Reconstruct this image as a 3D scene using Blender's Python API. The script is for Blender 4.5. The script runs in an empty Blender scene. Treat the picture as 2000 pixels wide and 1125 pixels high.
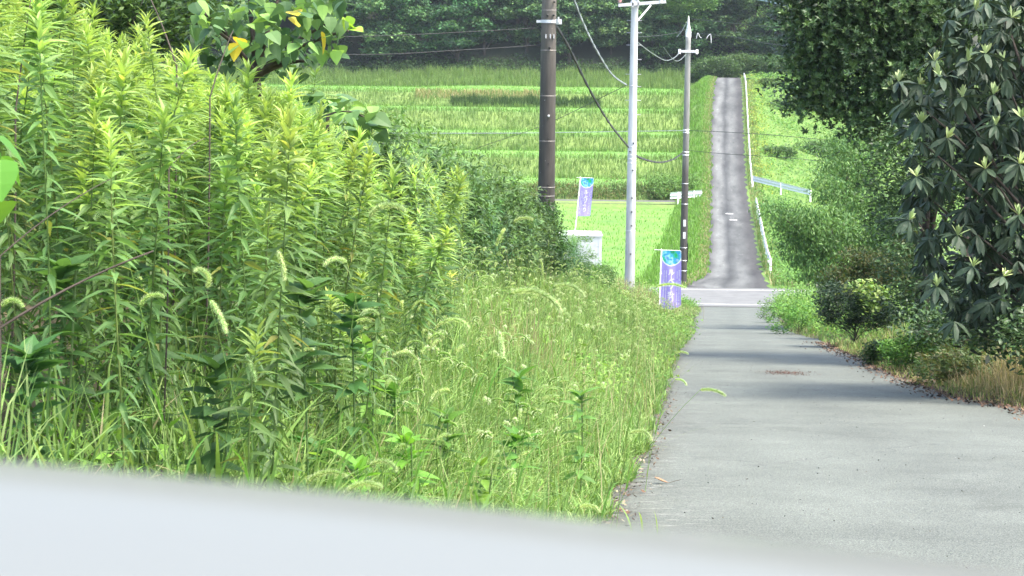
import bpy, math
import numpy as np
from mathutils import Matrix, Vector
rng = np.random.default_rng(7)
S = bpy.context.scene
COL = S.collection
R = math.radians
# ------------------------------------------------------------------ camera
CZ = 14.0                                   # camera height in world units, ground datum is the lowest field
F = 4000.0                                  # focal length in photo pixels (photo 2000 x 1125)
PITCH = math.atan((562.5 - 110) / F); ROLL = R(0.7)
cam = bpy.data.cameras.new('camera'); co = bpy.data.objects.new('camera', cam); COL.objects.link(co)
cam.sensor_width = 36; cam.lens = F / 2000 * 36
cam.clip_start = 0.05; cam.clip_end = 3000
CM = Matrix.Rotation(math.pi / 2 - PITCH, 3, 'X') @ Matrix.Rotation(ROLL, 3, 'Z')
co.matrix_world = Matrix.Translation((0, 0, CZ)) @ CM.to_4x4()
cam.dof.use_dof = True; cam.dof.focus_distance = 13.0
cam.dof.aperture_fstop = (cam.lens / 1000) / 0.0046
S.camera = co
# ------------------------------------------------------------------ sky and sun
SUN_EL, SUN_AZ = R(62), R(110)               # azimuth measured from +Y (view direction) towards +X
w = bpy.data.worlds.new('World'); S.world = w; w.use_nodes = True
nt = w.node_tree; nt.nodes.clear()
sky = nt.nodes.new('ShaderNodeTexSky'); sky.sky_type = 'NISHITA'; sky.sun_disc = False
sky.sun_elevation = SUN_EL; sky.sun_rotation = SUN_AZ; sky.air_density = 1.0; sky.dust_density = 4.0; sky.ozone_density = 0.7
bg = nt.nodes.new('ShaderNodeBackground'); bg.inputs[1].default_value = 0.15
wo = nt.nodes.new('ShaderNodeOutputWorld')
nt.links.new(sky.outputs[0], bg.inputs[0]); nt.links.new(bg.outputs[0], wo.inputs[0])
sl = bpy.data.lights.new('sun', 'SUN'); sl.energy = 1.75; sl.angle = R(20); sl.color = (1, 0.95, 0.86)
so = bpy.data.objects.new('sun', sl); COL.objects.link(so)
sd = Vector((math.sin(SUN_AZ) * math.cos(SUN_EL), math.cos(SUN_AZ) * math.cos(SUN_EL), math.sin(SUN_EL)))
so.rotation_euler = sd.to_track_quat('Z', 'Y').to_euler()
S.view_settings.view_transform = 'Standard'; S.view_settings.look = 'None'
S.view_settings.exposure = 1.86; S.view_settings.gamma = 1
S.cycles.max_bounces = 8; S.cycles.transparent_max_bounces = 8
S.cycles.volume_bounces = 0
HAZE = .00016

# ------------------------------------------------------------------ projection helpers
def ray(px, py):
    v = CM @ Vector(((px - 1000) / F, (562.5 - py) / F, -1)); return v / v.y
def at(px, py, d):
    v = ray(px, py) * d; return Vector((v.x, v.y, v.z + CZ))
kd = [-40, 0, 88, 92, 98, 110, 133, 150, 170, 190, 210, 228, 240, 252, 400]
kz = [-.9, -1.45, -10.72, -10.95, -10.98, -11.2, -11.1, -10.6, -8.9, -6.65, -4.2, -2.65, -2.25, -2.3, -3.5]
_g = np.arange(-40, 400, 0.5); _z = np.interp(_g, kd, kz)
_k = np.ones(9) / 9; _zs = np.convolve(np.pad(_z, 4, 'edge'), _k, 'valid')
def roadz(d): return np.interp(d, _g, _zs) + CZ
def hit(px, py, lo=2, hi=250):
    """first point where the pixel's ray meets the road profile"""
    r = ray(px, py); ds = np.arange(lo, hi, 0.1); zr = r.z * ds + CZ - roadz(ds)
    i = np.argmax(zr < 0); d = ds[i]; return d, r.x * d
Lp = [(1100, 1124), (1165, 1010), (1225, 900), (1262, 820), (1290, 750), (1318, 700), (1345, 650), (1362, 610), (1367, 595)]
Rp = [(2000, 800), (1870, 778), (1750, 735), (1680, 700), (1600, 664), (1548, 650), (1528, 635), (1512, 610), (1505, 595)]
L2 = [(1340, 556), (1375, 540), (1379, 520), (1380, 500), (1383, 450), (1384, 400), (1385, 370), (1386, 320), (1386, 250), (1389, 200), (1392, 170)]
R2 = [(1500, 556), (1490, 540), (1484, 520), (1480, 500), (1472, 450), (1463, 400), (1458, 370), (1455, 320), (1452, 250), (1450, 200), (1449, 170)]
hl = [hit(*p) for p in Lp]; hr = [hit(*p) for p in Rp]; h2l = [hit(*p, 94) for p in L2]; h2r = [hit(*p, 94) for p in R2]
h2l.append((240, at(1396, 152, 240).x)); h2r.append((240, at(1446, 152, 240).x))
_ld = [-40, 0] + [a for a, b in hl] + [a for a, b in h2l] + [300]
_lx = [-4.6, -.68] + [b for a, b in hl] + [b for a, b in h2l] + [h2l[-1][1] + 6]
_rd = [-40, 0, 18] + [a for a, b in hr] + [a for a, b in h2r] + [300]
_rx = [4.6, 5.2, hr[0][1]] + [b for a, b in hr] + [b for a, b in h2r] + [h2r[-1][1] + 6]
def xl(d): return np.interp(d, _ld, _lx)
def xr(d): return np.interp(d, _rd, _rx)
def ss(t): t = np.clip(t, 0, 1); return t * t * (3 - 2 * t)
td = [96, 104, 154.6, 155.5, 158, 160, 173, 176, 189, 191, 205, 208, 225, 228, 264, 268, 275, 330, 400]
tz = [-11.0, -11.35, -11.35, -10.9, -10.9, -10.2, -10.15, -8.65, -8.6, -7.4, -7.35, -5.6, -5.55, -4.1, -3.9, -2.5, -1.6, 32, 60]
def terr(d): return np.interp(d, td, tz) + CZ
def wob(x, y, s=1.0): return (np.sin(x * .9 * s + y * .37 * s + 1.3) + np.sin(x * .43 * s - y * .71 * s) + np.sin(x * 1.7 * s + 2 + y * 1.1 * s) * .5) / 2.5
def H(x, d):
    x = np.asarray(x, float); d = np.asarray(d, float)
    rz = roadz(d); ol = xl(d) - x; orr = x - xr(d)
    near_end = 1 - ss((d - 85) / 6)
    zl = rz + (np.interp(d, [0, 45, 62, 90], [1.3, 1.3, .95, .9]) * ss(ol / 3.3) + .12 * wob(x, d) * ss(ol / 1.5)) * near_end
    zr = rz + (.75 * ss(orr / 5) + .06 * np.maximum(orr - 3, 0) + .1 * wob(x, d) * ss(orr)) * near_end
    t = terr(d)
    far = d > 98
    k = ss((ol - .4) / np.interp(d, [98, 160, 230], [3.0, 2.2, 3.2])) * ss((d - 97) / 6)
    kk = ss((d - 255) / 15)
    zlf = rz * (1 - k) + t * k
    zrf = rz - np.clip(.28 * (orr - .6), 0, 2.2) * (1 - ss((d - 215) / 25)) * ss((d - 98) / 8) + .25 * wob(x * .7, d * .4) * ss(orr / 3)
    z = np.where(ol > 0, np.where(far, zlf, zl), np.where(orr > 0, np.where(far, zrf, zr), rz))
    return np.where(d > 255, z * (1 - kk) + (t + .5 * wob(x * .2, d * .2)) * kk, z)

# ------------------------------------------------------------------ scene-graph helpers
def tag(o, label=None, cat=None, group=None, kind=None):
    if label: o['label'] = label
    if cat: o['category'] = cat
    if group: o['group'] = group
    if kind: o['kind'] = kind
    return o
def thing(name, label, cat, loc=(0, 0, 0), rotz=0, group=None):
    o = bpy.data.objects.new(name, None); COL.objects.link(o); o.empty_display_size = .1
    o.location = loc; o.rotation_euler = (0, 0, rotz); return tag(o, label, cat, group)
def obj(name, me, parent=None):
    o = bpy.data.objects.new(name, me); COL.objects.link(o)
    if parent: o.parent = parent
    return o
def dup(root, loc, rotz=0, scale=1, label=None, group=None, tilt=0):
    r = root.copy(); COL.objects.link(r); r.location = loc; r.rotation_euler = (tilt, 0, rotz)
    r.scale = (scale,) * 3 if np.isscalar(scale) else scale
    if label: r['label'] = label
    if group: r['group'] = group
    for ch in list(root.children):
        c = ch.copy(); COL.objects.link(c); c.parent = r
        for g in ch.children:
            e = g.copy(); COL.objects.link(e); e.parent = c
    return r
# geometry = (V (n,3), Fq (m,4), C (n,3))
def mesh(name, g, mat, smooth=False, uv=None):
    V, Q, Cc = g
    me = bpy.data.meshes.new(name); n, m = len(V), len(Q)
    me.vertices.add(n); me.vertices.foreach_set('co', np.ascontiguousarray(V, np.float32).ravel())
    me.loops.add(m * 4); me.loops.foreach_set('vertex_index', np.ascontiguousarray(Q, np.int32).ravel())
    me.polygons.add(m); me.polygons.foreach_set('loop_start', np.arange(0, m * 4, 4, dtype=np.int32))
    me.polygons.foreach_set('loop_total', np.full(m, 4, np.int32))
    me.polygons.foreach_set('use_smooth', np.full(m, smooth, bool))
    a = me.color_attributes.new('Col', 'FLOAT_COLOR', 'POINT')
    a.data.foreach_set('color', np.hstack([Cc, np.ones((n, 1))]).astype(np.float32).ravel())
    if uv is not None:
        u = me.uv_layers.new(name='UVMap'); u.data.foreach_set('uv', np.ascontiguousarray(uv[Q.ravel()], np.float32).ravel())
    me.update(calc_edges=True); me.validate()
    for mm in (mat if isinstance(mat, (list, tuple)) else [mat]): me.materials.append(mm)
    return me
def join(gs):
    gs = [g for g in gs if g is not None and len(g[0])]
    off = 0; V, Q, C_ = [], [], []
    for v, q, c in gs: V.append(v); Q.append(q + off); C_.append(c); off += len(v)
    return np.vstack(V), np.vstack(Q), np.vstack(C_)
def inst(T, M, P, C=None):
    """copies of template T under k matrices M (k,3,3), positions P (k,3), colours C (k,3) (multiplied)"""
    v, q, c = T; k = len(P)
    if k == 0: return None
    V = (np.einsum('kij,nj->kni', M, v) + P[:, None, :]).reshape(-1, 3)
    Q = (q[None] + (np.arange(k) * len(v))[:, None, None]).reshape(-1, 4)
    Cc = np.repeat(c[None], k, 0) if C is None else c[None] * C[:, None, :]
    return V, Q, np.broadcast_to(Cc, (k, len(v), 3)).reshape(-1, 3)
def A(x): return np.atleast_1d(np.asarray(x, float))
def rot(az=0, el=0, tw=0, s=1, n=None):
    az, el, tw, s = np.broadcast_arrays(A(az), A(el), A(tw), A(s)); k = len(az)
    ca, sa, ce, se, ct, st = np.cos(az), np.sin(az), np.cos(-el), np.sin(-el), np.cos(tw), np.sin(tw)
    Z = np.zeros((k, 3, 3)); Z[:, 0, 0] = ca; Z[:, 0, 1] = -sa; Z[:, 1, 0] = sa; Z[:, 1, 1] = ca; Z[:, 2, 2] = 1
    Y = np.zeros((k, 3, 3)); Y[:, 0, 0] = ce; Y[:, 0, 2] = se; Y[:, 2, 0] = -se; Y[:, 2, 2] = ce; Y[:, 1, 1] = 1
    X = np.zeros((k, 3, 3)); X[:, 0, 0] = 1; X[:, 1, 1] = ct; X[:, 1, 2] = -st; X[:, 2, 1] = st; X[:, 2, 2] = ct
    return Z @ Y @ X * s[:, None, None]
LANCE = ([0, .12, .35, .65, 1], [.06, .55, 1, .62, .04])
HEART = ([0, .08, .3, .6, 1], [.35, .9, 1, .72, .05])
OVAL = ([0, .2, .55, .85, 1], [.1, .5, 1, .7, .1])
def leaf(L, W, droop=.2, fold=.25, prof=LANCE, two=True, n=None):
    xs, ws = prof
    if n: xs2 = np.linspace(0, 1, n + 1); ws = np.interp(xs2, xs, ws); xs = xs2
    V = []
    for x, w_ in zip(xs, ws):
        h = W / 2 * w_; z = -droop * L * x * x
        V += [(x * L, -h, z + fold * h), (x * L, 0, z), (x * L, h, z + fold * h)] if two else [(x * L, -h, z), (x * L, h, z)]
    c = 3 if two else 2; Q = []
    for i in range(len(xs) - 1):
        for j in range(c - 1): a = i * c + j; Q.append((a, a + 1, a + c + 1, a + c))
    V = np.array(V, float); return V, np.array(Q), np.ones((len(V), 3))
def tube(pts, r, sides=6, col=(1, 1, 1), cap=True):
    P = np.array(pts, float); n = len(P); r = np.broadcast_to(np.asarray(r, float), (n,))
    T = np.gradient(P, axis=0); T /= np.linalg.norm(T, axis=1)[:, None] + 1e-12
    up = np.array([0, 0, 1.]) if abs(T[0][2]) < .9 else np.array([1., 0, 0]); V = []
    for i in range(n):
        u = np.cross(T[i], up); u /= np.linalg.norm(u) + 1e-12; v = np.cross(u, T[i]); up = v
        for k in range(sides):
            a = 2 * math.pi * k / sides; V.append(P[i] + r[i] * (math.cos(a) * u + math.sin(a) * v))
    Q = [(i * sides + k, i * sides + (k + 1) % sides, (i + 1) * sides + (k + 1) % sides, (i + 1) * sides + k) for i in range(n - 1) for k in range(sides)]
    if cap:
        for e in (0, n - 1):
            b = len(V); V.append(P[e])
            for k in range(0, sides, 2):
                Q.append((b, e * sides + k, e * sides + (k + 1) % sides, e * sides + (k + 2) % sides))
    V = np.array(V); return V, np.array(Q), np.tile(np.array(col, float), (len(V), 1))
def box(x0, x1, y0, y1, z0, z1, col=(1, 1, 1)):
    V = np.array([(x, y, z) for z in (z0, z1) for y in (y0, y1) for x in (x0, x1)], float)
    Q = np.array([(0, 2, 3, 1), (4, 5, 7, 6), (0, 1, 5, 4), (2, 6, 7, 3), (0, 4, 6, 2), (1, 3, 7, 5)])
    return V, Q, np.tile(np.array(col, float), (8, 1))
def bez(p0, p1, p2, n=8):
    t = np.linspace(0, 1, n)[:, None]; p0, p1, p2 = map(np.array, (p0, p1, p2))
    return (1 - t) ** 2 * p0 + 2 * t * (1 - t) * p1 + t * t * p2

# ------------------------------------------------------------------ materials
def mat(name):
    m = bpy.data.materials.new(name); m.use_nodes = True; t = m.node_tree; t.nodes.clear()
    o = t.nodes.new('ShaderNodeOutputMaterial'); return m, t, o
def N(t, ty, **k):
    n = t.nodes.new(ty)
    for a, b in k.items(): setattr(n, a, b)
    return n
def ramp(t, fac, stops):
    r = N(t, 'ShaderNodeValToRGB'); e = r.color_ramp.elements
    while len(e) < len(stops): e.new(.5)
    for i, (p, c) in enumerate(stops): e[i].position = p; e[i].color = (*c, 1)
    t.links.new(fac, r.inputs[0]); return r.outputs[0]
def noise(t, scale, detail=4, coord='Object', vec=None, mapscale=None, rough=.55):
    n = N(t, 'ShaderNodeTexNoise'); n.inputs['Scale'].default_value = scale; n.inputs['Detail'].default_value = detail; n.inputs['Roughness'].default_value = rough
    if vec is None: tc = N(t, 'ShaderNodeTexCoord'); vec = tc.outputs[coord]
    if mapscale: mp = N(t, 'ShaderNodeMapping'); mp.inputs['Scale'].default_value = mapscale; t.links.new(vec, mp.inputs[0]); vec = mp.outputs[0]
    t.links.new(vec, n.inputs['Vector']); return n.outputs['Fac']
def mixc(t, fac, a, b, mode='MIX'):
    m = N(t, 'ShaderNodeMix', data_type='RGBA', blend_type=mode)
    for s, v in ((m.inputs[0], fac), (m.inputs[6], a), (m.inputs[7], b)):
        if hasattr(v, 'links'): t.links.new(v, s)
        elif isinstance(v, (int, float)): s.default_value = v
        else: s.default_value = (*v, 1)
    return m.outputs[2]
def leafmat(name, trans=.4, rough=.5, spec=.35, var=.3, hue=.02, tcol=(1.15, 1.1, .6), nscale=None):
    m, t, o = mat(name)
    a = N(t, 'ShaderNodeAttribute', attribute_name='Col'); oi = N(t, 'ShaderNodeObjectInfo')
    hs = N(t, 'ShaderNodeHueSaturation')
    mr = N(t, 'ShaderNodeMapRange'); mr.inputs[3].default_value = 1 - var; mr.inputs[4].default_value = 1 + var
    t.links.new(oi.outputs['Random'], mr.inputs[0]); t.links.new(mr.outputs[0], hs.inputs['Value'])
    mr2 = N(t, 'ShaderNodeMapRange'); mr2.inputs[3].default_value = .5 - hue; mr2.inputs[4].default_value = .5 + hue
    mo = N(t, 'ShaderNodeMath', operation='FRACT'); mm = N(t, 'ShaderNodeMath', operation='MULTIPLY'); mm.inputs[1].default_value = 7.31
    t.links.new(oi.outputs['Random'], mm.inputs[0]); t.links.new(mm.outputs[0], mo.inputs[0]); t.links.new(mo.outputs[0], mr2.inputs[0]); t.links.new(mr2.outputs[0], hs.inputs['Hue'])
    t.links.new(a.outputs['Color'], hs.inputs['Color']); c = hs.outputs[0]
    if nscale:
        f = noise(t, nscale, 3); c = mixc(t, 1, c, ramp(t, f, [(.3, (.6, .65, .6)), (.7, (1.3, 1.25, 1.2))]), 'MULTIPLY')
    p = N(t, 'ShaderNodeBsdfPrincipled'); p.inputs['Roughness'].default_value = rough; p.inputs['Specular IOR Level'].default_value = spec
    t.links.new(c, p.inputs['Base Color'])
    tr = N(t, 'ShaderNodeBsdfTranslucent'); t.links.new(mixc(t, 1, c, tcol, 'MULTIPLY'), tr.inputs[0])
    mx = N(t, 'ShaderNodeMixShader'); mx.inputs[0].default_value = trans
    t.links.new(p.outputs[0], mx.inputs[1]); t.links.new(tr.outputs[0], mx.inputs[2]); t.links.new(mx.outputs[0], o.inputs[0]); return m
def plain(name, col, rough=.6, metal=0, dirt=.15, dscale=8, attr=False, spec=.5, bump=0, mapscale=None):
    m, t, o = mat(name); p = N(t, 'ShaderNodeBsdfPrincipled'); p.inputs['Roughness'].default_value = rough; p.inputs['Metallic'].default_value = metal
    p.inputs['Specular IOR Level'].default_value = spec
    f = noise(t, dscale, 5, mapscale=mapscale); k = 1 - dirt * 2
    c = ramp(t, f, [(.3, (k, k, k)), (.65, (1, 1, 1))])
    if attr: a = N(t, 'ShaderNodeAttribute', attribute_name='Col'); base = a.outputs['Color']
    else: base = col
    c = mixc(t, 1, base, c, 'MULTIPLY'); t.links.new(c, p.inputs['Base Color'])
    if bump: b = N(t, 'ShaderNodeBump'); b.inputs['Strength'].default_value = bump; b.inputs['Distance'].default_value = .01; t.links.new(f, b.inputs['Height']); t.links.new(b.outputs[0], p.inputs['Normal'])
    t.links.new(p.outputs[0], o.inputs[0]); return m
M_WEED = leafmat('goldenrod leaf', .45, .5, .35, .2, .011)
M_WEEDS = leafmat('thicket leaf', .42, .45, .4, 0, 0)
M_STEM = leafmat('green stem', .1, .5, .4, .2, .02)
M_GRASS = leafmat('grass blade', .42, .5, .35, .1, .01)
M_FIELD = leafmat('field grass', .35, .6, .2, 0, 0)
M_HEAD = leafmat('foxtail bristle', .5, .6, .2, .12, .01, (1.2, 1.15, .7))
M_GLOSSY = leafmat('glossy evergreen leaf', .15, .45, .4, 0, 0)
M_LOQ = leafmat('leathery loquat leaf', .1, .52, .3, 0, 0)
M_TREE = leafmat('broadleaf', .35, .5, .35, .1, .012)
M_FOREST = leafmat('forest leaf', .2, .6, .25, .3, .02)
M_BARK = plain('bark', (.09, .07, .055), .9, dirt=.3, dscale=14, bump=.6)
M_WHITE = plain('white painted steel', (.8, .82, .82), .4, dirt=.06, dscale=5)
M_GALV = plain('galvanised steel', (.55, .58, .6), .45, .5, .1)
M_CABLE = plain('black cable sheath', (.03, .035, .035), .5, dirt=.1)
M_CABLEG = plain('pale cable sheath', (.25, .3, .3), .5, dirt=.1)
M_DARK = plain('dark fitting', (.03, .03, .03), .5, dirt=.1)
M_LITTER = plain('dry leaf litter', (1, 1, 1), .8, attr=True, dirt=.2, dscale=30)

# ------------------------------------------------------------------ the ground
def grid(xs, ys, fz, mname, m, name, uvf=None, colf=None, off=0, smooth=True):
    X, Y = np.meshgrid(xs, ys) if xs.ndim == 1 else (xs, ys)
    Z = fz(X, Y) + off; ny, nx = X.shape
    V = np.stack([X, Y, Z], -1).reshape(-1, 3)
    i = (np.arange(ny - 1)[:, None] * nx + np.arange(nx - 1)[None]).reshape(-1)
    Q = np.stack([i, i + 1, i + nx + 1, i + nx], -1)
    C_ = np.ones((len(V), 3)) if colf is None else colf(X, Y).reshape(-1, 3)
    return mesh(mname, (V, Q, C_), m, smooth, None if uvf is None else uvf(X, Y).reshape(-1, 2))
def gcol(X, Y):
    soil = np.array([.085, .075, .045]); green = np.array([.14, .25, .055]); wood = np.array([.025, .035, .018])
    k = ss((Y - 75) / 25)[..., None]; c = soil * (1 - k) + green * k
    lime = np.array([.135, .285, .05]); bank = np.array([.18, .28, .08]); L_ = X < xl(Y) - 1.5
    for a_, b_ in ((105, 154.6), (160.2, 173), (176.2, 189), (191.2, 205), (208.2, 225), (228.2, 264)):
        q = (L_ & (Y >= a_) & (Y <= b_))[..., None]; c = np.where(q, lime if a_ < 110 else lime * 1.05, c)
    q = (L_ & (Y > 155) & (Y < 266))[..., None] & (np.abs(c - green).sum(-1, keepdims=True) < .02); c = np.where(q, bank, c)
    k = ss((Y - 266) / 6)[..., None]; return c * (1 - k) + wood * k
ys = np.unique(np.concatenate([np.arange(-30, 0, 2), np.arange(0, 60, .5), np.arange(60, 280, .8), np.arange(280, 400, 4), np.arange(400, 1200, 50), np.array(td)]))
X1 = np.concatenate([np.linspace(-14, 0, 30)[:-1] ** 1, np.linspace(0, 1, 9), 1 + np.linspace(0, 14, 30)[1:]])
def gx(y):
    a, b = xl(y), xr(y)
    l = a - np.concatenate([[400, 150, 80], np.linspace(60, 12, 16), np.linspace(11, 4, 14), np.linspace(3.6, .15, 12)])
    m_ = np.linspace(a, b, 7); r_ = b + np.concatenate([np.linspace(.15, 3.6, 12), np.linspace(4, 11, 14), np.linspace(12, 60, 16), [80, 150, 400]])
    return np.concatenate([l, m_, r_])
GX = np.array([gx(y) for y in ys]); GY = np.repeat(ys[:, None], GX.shape[1], 1)
def Hg(X, Y):
    z = H(X, Y); inside = (X > xl(Y) + .05) & (X < xr(Y) - .05); return np.where(inside, z - .03, z)
m, t, o = mat('verge and field ground'); p = N(t, 'ShaderNodeBsdfPrincipled'); p.inputs['Roughness'].default_value = .95
a = N(t, 'ShaderNodeAttribute', attribute_name='Col')
f = noise(t, .35, 8, rough=.7); f2 = noise(t, 6, 5)
c = mixc(t, 1, a.outputs['Color'], ramp(t, f, [(.3, (.6, .7, .55)), (.7, (1.35, 1.2, 1.1))]), 'MULTIPLY')
c = mixc(t, 1, c, ramp(t, f2, [(.3, (.7, .7, .7)), (.7, (1.2, 1.2, 1.2))]), 'MULTIPLY')
t.links.new(c, p.inputs['Base Color']); t.links.new(p.outputs[0], o.inputs[0]); M_GROUND = m
tag(obj('ground', grid(GX, GY, Hg, 'ground', M_GROUND, 'ground', colf=gcol)), kind='structure')

# near lane: pale worn asphalt
def lanes(name, y0, y1, step, m, off, ext=0, nx=13):
    yy = np.arange(y0, y1 + .01, step); XX = np.array([np.linspace(xl(v) - ext, xr(v) + ext, nx) for v in yy])
    jit = np.zeros_like(XX); JIT = .09 if y0 < 90 else .22
    if ext or True:
        jit[:, 0] = JIT * wob(yy * 3, yy * 7) ; jit[:, -1] = JIT * wob(yy * 4, yy * 6)
    XX = XX + jit
    YY = np.repeat(yy[:, None], nx, 1)
    U = np.repeat(np.linspace(0, 1, nx)[None], len(yy), 0)
    return tag(obj(name, grid(XX, YY, lambda a_, b_: roadz(b_) + 0 * a_, name, m, name, off=off, uvf=lambda a_, b_: np.stack([U, b_], -1))), kind='structure')
m, t, o = mat('pale worn asphalt'); p = N(t, 'ShaderNodeBsdfPrincipled'); p.inputs['Roughness'].default_value = .75
n1 = noise(t, .5, 6, rough=.65); n2 = noise(t, 160, 2, rough=.8); n3 = noise(t, 1.3, 7); vo = N(t, 'ShaderNodeTexVoronoi'); vo.inputs['Scale'].default_value = 95
tc = N(t, 'ShaderNodeTexCoord'); t.links.new(tc.outputs['Object'], vo.inputs['Vector'])
c = ramp(t, n1, [(.32, (.136, .152, .130)), (.68, (.184, .205, .176))])
c = mixc(t, 1, c, ramp(t, n3, [(.3, (.85, .85, .85)), (.7, (1.1, 1.1, 1.1))]), 'MULTIPLY')
c = mixc(t, 1, c, ramp(t, vo.outputs['Distance'], [(.05, (1.75, 1.75, 1.72)), (.3, (1, 1, 1)), (.7, (.5, .5, .5))]), 'MULTIPLY')
c = mixc(t, 1, c, ramp(t, n2, [(.35, (.65, .65, .65)), (.7, (1.4, 1.4, 1.4))]), 'MULTIPLY')
uvn = N(t, 'ShaderNodeUVMap'); sx = N(t, 'ShaderNodeSeparateXYZ'); t.links.new(uvn.outputs[0], sx.inputs[0])
ne = noise(t, 3.5, 6, rough=.75); ad = N(t, 'ShaderNodeMath', operation='MULTIPLY_ADD'); ad.inputs[1].default_value = .22; t.links.new(ne, ad.inputs[0]); t.links.new(sx.outputs[0], ad.inputs[2])
edge = ramp(t, ad.outputs[0], [(.13, (.55, .5, .43)), (.16, (.9, .88, .84)), (.2, (1, 1, 1)), (1, (1, 1, 1))])
c = mixc(t, 1, c, edge, 'MULTIPLY')
wv = noise(t, 5, 8, mapscale=(1, 5, 1), rough=.8); ed2 = ramp(t, sx.outputs[0], [(.0, (1, 1, 1)), (.13, (.3, .3, .3)), (.2, (0, 0, 0))])
ef = mixc(t, 1, ramp(t, wv, [(.56, (0, 0, 0)), (.62, (.8, .8, .8))]), ed2, 'MULTIPLY')
c = mixc(t, ef, c, (.5, .48, .45))
wx = N(t, 'ShaderNodeTexNoise'); wx.inputs['Scale'].default_value = 1.5; wx.inputs['Detail'].default_value = 4; t.links.new(tc.outputs['Object'], wx.inputs['Vector'])
va = N(t, 'ShaderNodeVectorMath', operation='MULTIPLY_ADD'); va.inputs[1].default_value = (.9, .9, .9); t.links.new(wx.outputs['Color'], va.inputs[0]); t.links.new(tc.outputs['Object'], va.inputs[2])
vc = N(t, 'ShaderNodeTexVoronoi', feature='DISTANCE_TO_EDGE'); vc.inputs['Scale'].default_value = .38; t.links.new(va.outputs[0], vc.inputs['Vector'])
msk = noise(t, .25, 2)
crk = mixc(t, 1, ramp(t, vc.outputs['Distance'], [(.0, (.55, .55, .55)), (.004, (.3, .3, .3)), (.009, (0, 0, 0))]), ramp(t, msk, [(.45, (0, 0, 0)), (.55, (1, 1, 1))]), 'MULTIPLY')
c = mixc(t, crk, c, (.05, .05, .045))
trk = ramp(t, sx.outputs[0], [(0, (.93, .93, .93)), (.28, (1.07, 1.07, 1.07)), (.45, (.95, .95, .95)), (.62, (1.07, 1.07, 1.07)), (1, (.92, .92, .92))]); c = mixc(t, 1, c, trk, 'MULTIPLY')
stn = noise(t, .9, 5, rough=.7); c = mixc(t, 1, c, ramp(t, stn, [(.28, (.72, .72, .70)), (.42, (1, 1, 1))]), 'MULTIPLY')
b = N(t, 'ShaderNodeBump'); b.inputs['Strength'].default_value = .5; b.inputs['Distance'].default_value = .006
t.links.new(vo.outputs['Distance'], b.inputs['Height']); t.links.new(b.outputs[0], p.inputs['Normal'])
t.links.new(c, p.inputs['Base Color']); t.links.new(p.outputs[0], o.inputs[0]); M_ASPH = m
lanes('road', -30, 91, .5, M_ASPH, .004)
# crossing road with white edge lines
cy = np.linspace(88.8, 98.2, 12); cx = np.concatenate([np.linspace(-60, 0, 8), np.linspace(1, 14, 14), np.linspace(16, 60, 8)])
M_CROSS = plain('grey crossing asphalt', (.165, .17, .165), .8, dirt=.12, dscale=1.5)
tag(obj('crossing_road', grid(cx, cy, lambda a_, b_: roadz(b_) + 0 * a_, 'crossing_road', M_CROSS, 'x', off=.012)), kind='structure')
for yy, w_, nm in ((90.4, .14, 'near'), (97.2, .12, 'far')):
    tag(obj('road_marking', grid(cx, np.array([yy, yy + w_ * 1.4]), lambda a_, b_: roadz(b_) + 0 * a_, 'road_marking', plain('worn white road paint', (.72, .72, .7), .7, dirt=.15, dscale=3), 'x', off=.018)), kind='structure')
tag(obj('gutter_strip', grid(cx, np.array([88.35, 88.62]), lambda a_, b_: roadz(b_) + 0 * a_, 'gutter_strip', plain('dark joint', (.07, .07, .065), .9), 'x', off=.016)), kind='structure')
# hill road
m, t, o = mat('dark patched hill asphalt'); p = N(t, 'ShaderNodeBsdfPrincipled'); p.inputs['Roughness'].default_value = .8
uvn = N(t, 'ShaderNodeUVMap'); sx = N(t, 'ShaderNodeSeparateXYZ'); t.links.new(uvn.outputs[0], sx.inputs[0])
wn = noise(t, 1, 3, vec=uvn.outputs[0], mapscale=(1, .12, 1)); ad = N(t, 'ShaderNodeMath', operation='MULTIPLY_ADD'); ad.inputs[1].default_value = .16; t.links.new(wn, ad.inputs[0]); t.links.new(sx.outputs[0], ad.inputs[2])
tr = ramp(t, ad.outputs[0], [(.1, (.055, .052, .05)), (.3, (.125, .13, .122)), (.4, (.12, .125, .117)), (.53, (.045, .047, .045)), (.68, (.11, .115, .108)), (.76, (.10, .105, .098)), (.95, (.045, .043, .041))])
cr = noise(t, 1, 8, vec=uvn.outputs[0], mapscale=(7, .45, 1), rough=.7)
c = mixc(t, 1, tr, ramp(t, cr, [(.28, (.45, .44, .43)), (.45, (1, 1, 1)), (.6, (1.1, 1.1, 1.1)), (.67, (2.0, 2.0, 1.95))]), 'MULTIPLY')
cr2 = noise(t, 1, 4, vec=uvn.outputs[0], mapscale=(2.5, .12, 1)); c = mixc(t, 1, c, ramp(t, cr2, [(.35, (.6, .6, .6)), (.6, (1.2, 1.2, 1.2))]), 'MULTIPLY')
t.links.new(c, p.inputs['Base Color']); t.links.new(p.outputs[0], o.inputs[0]); M_HILL = m
lanes('hill_road', 98.2, 262, .8, M_HILL, .02, nx=9)
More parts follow.
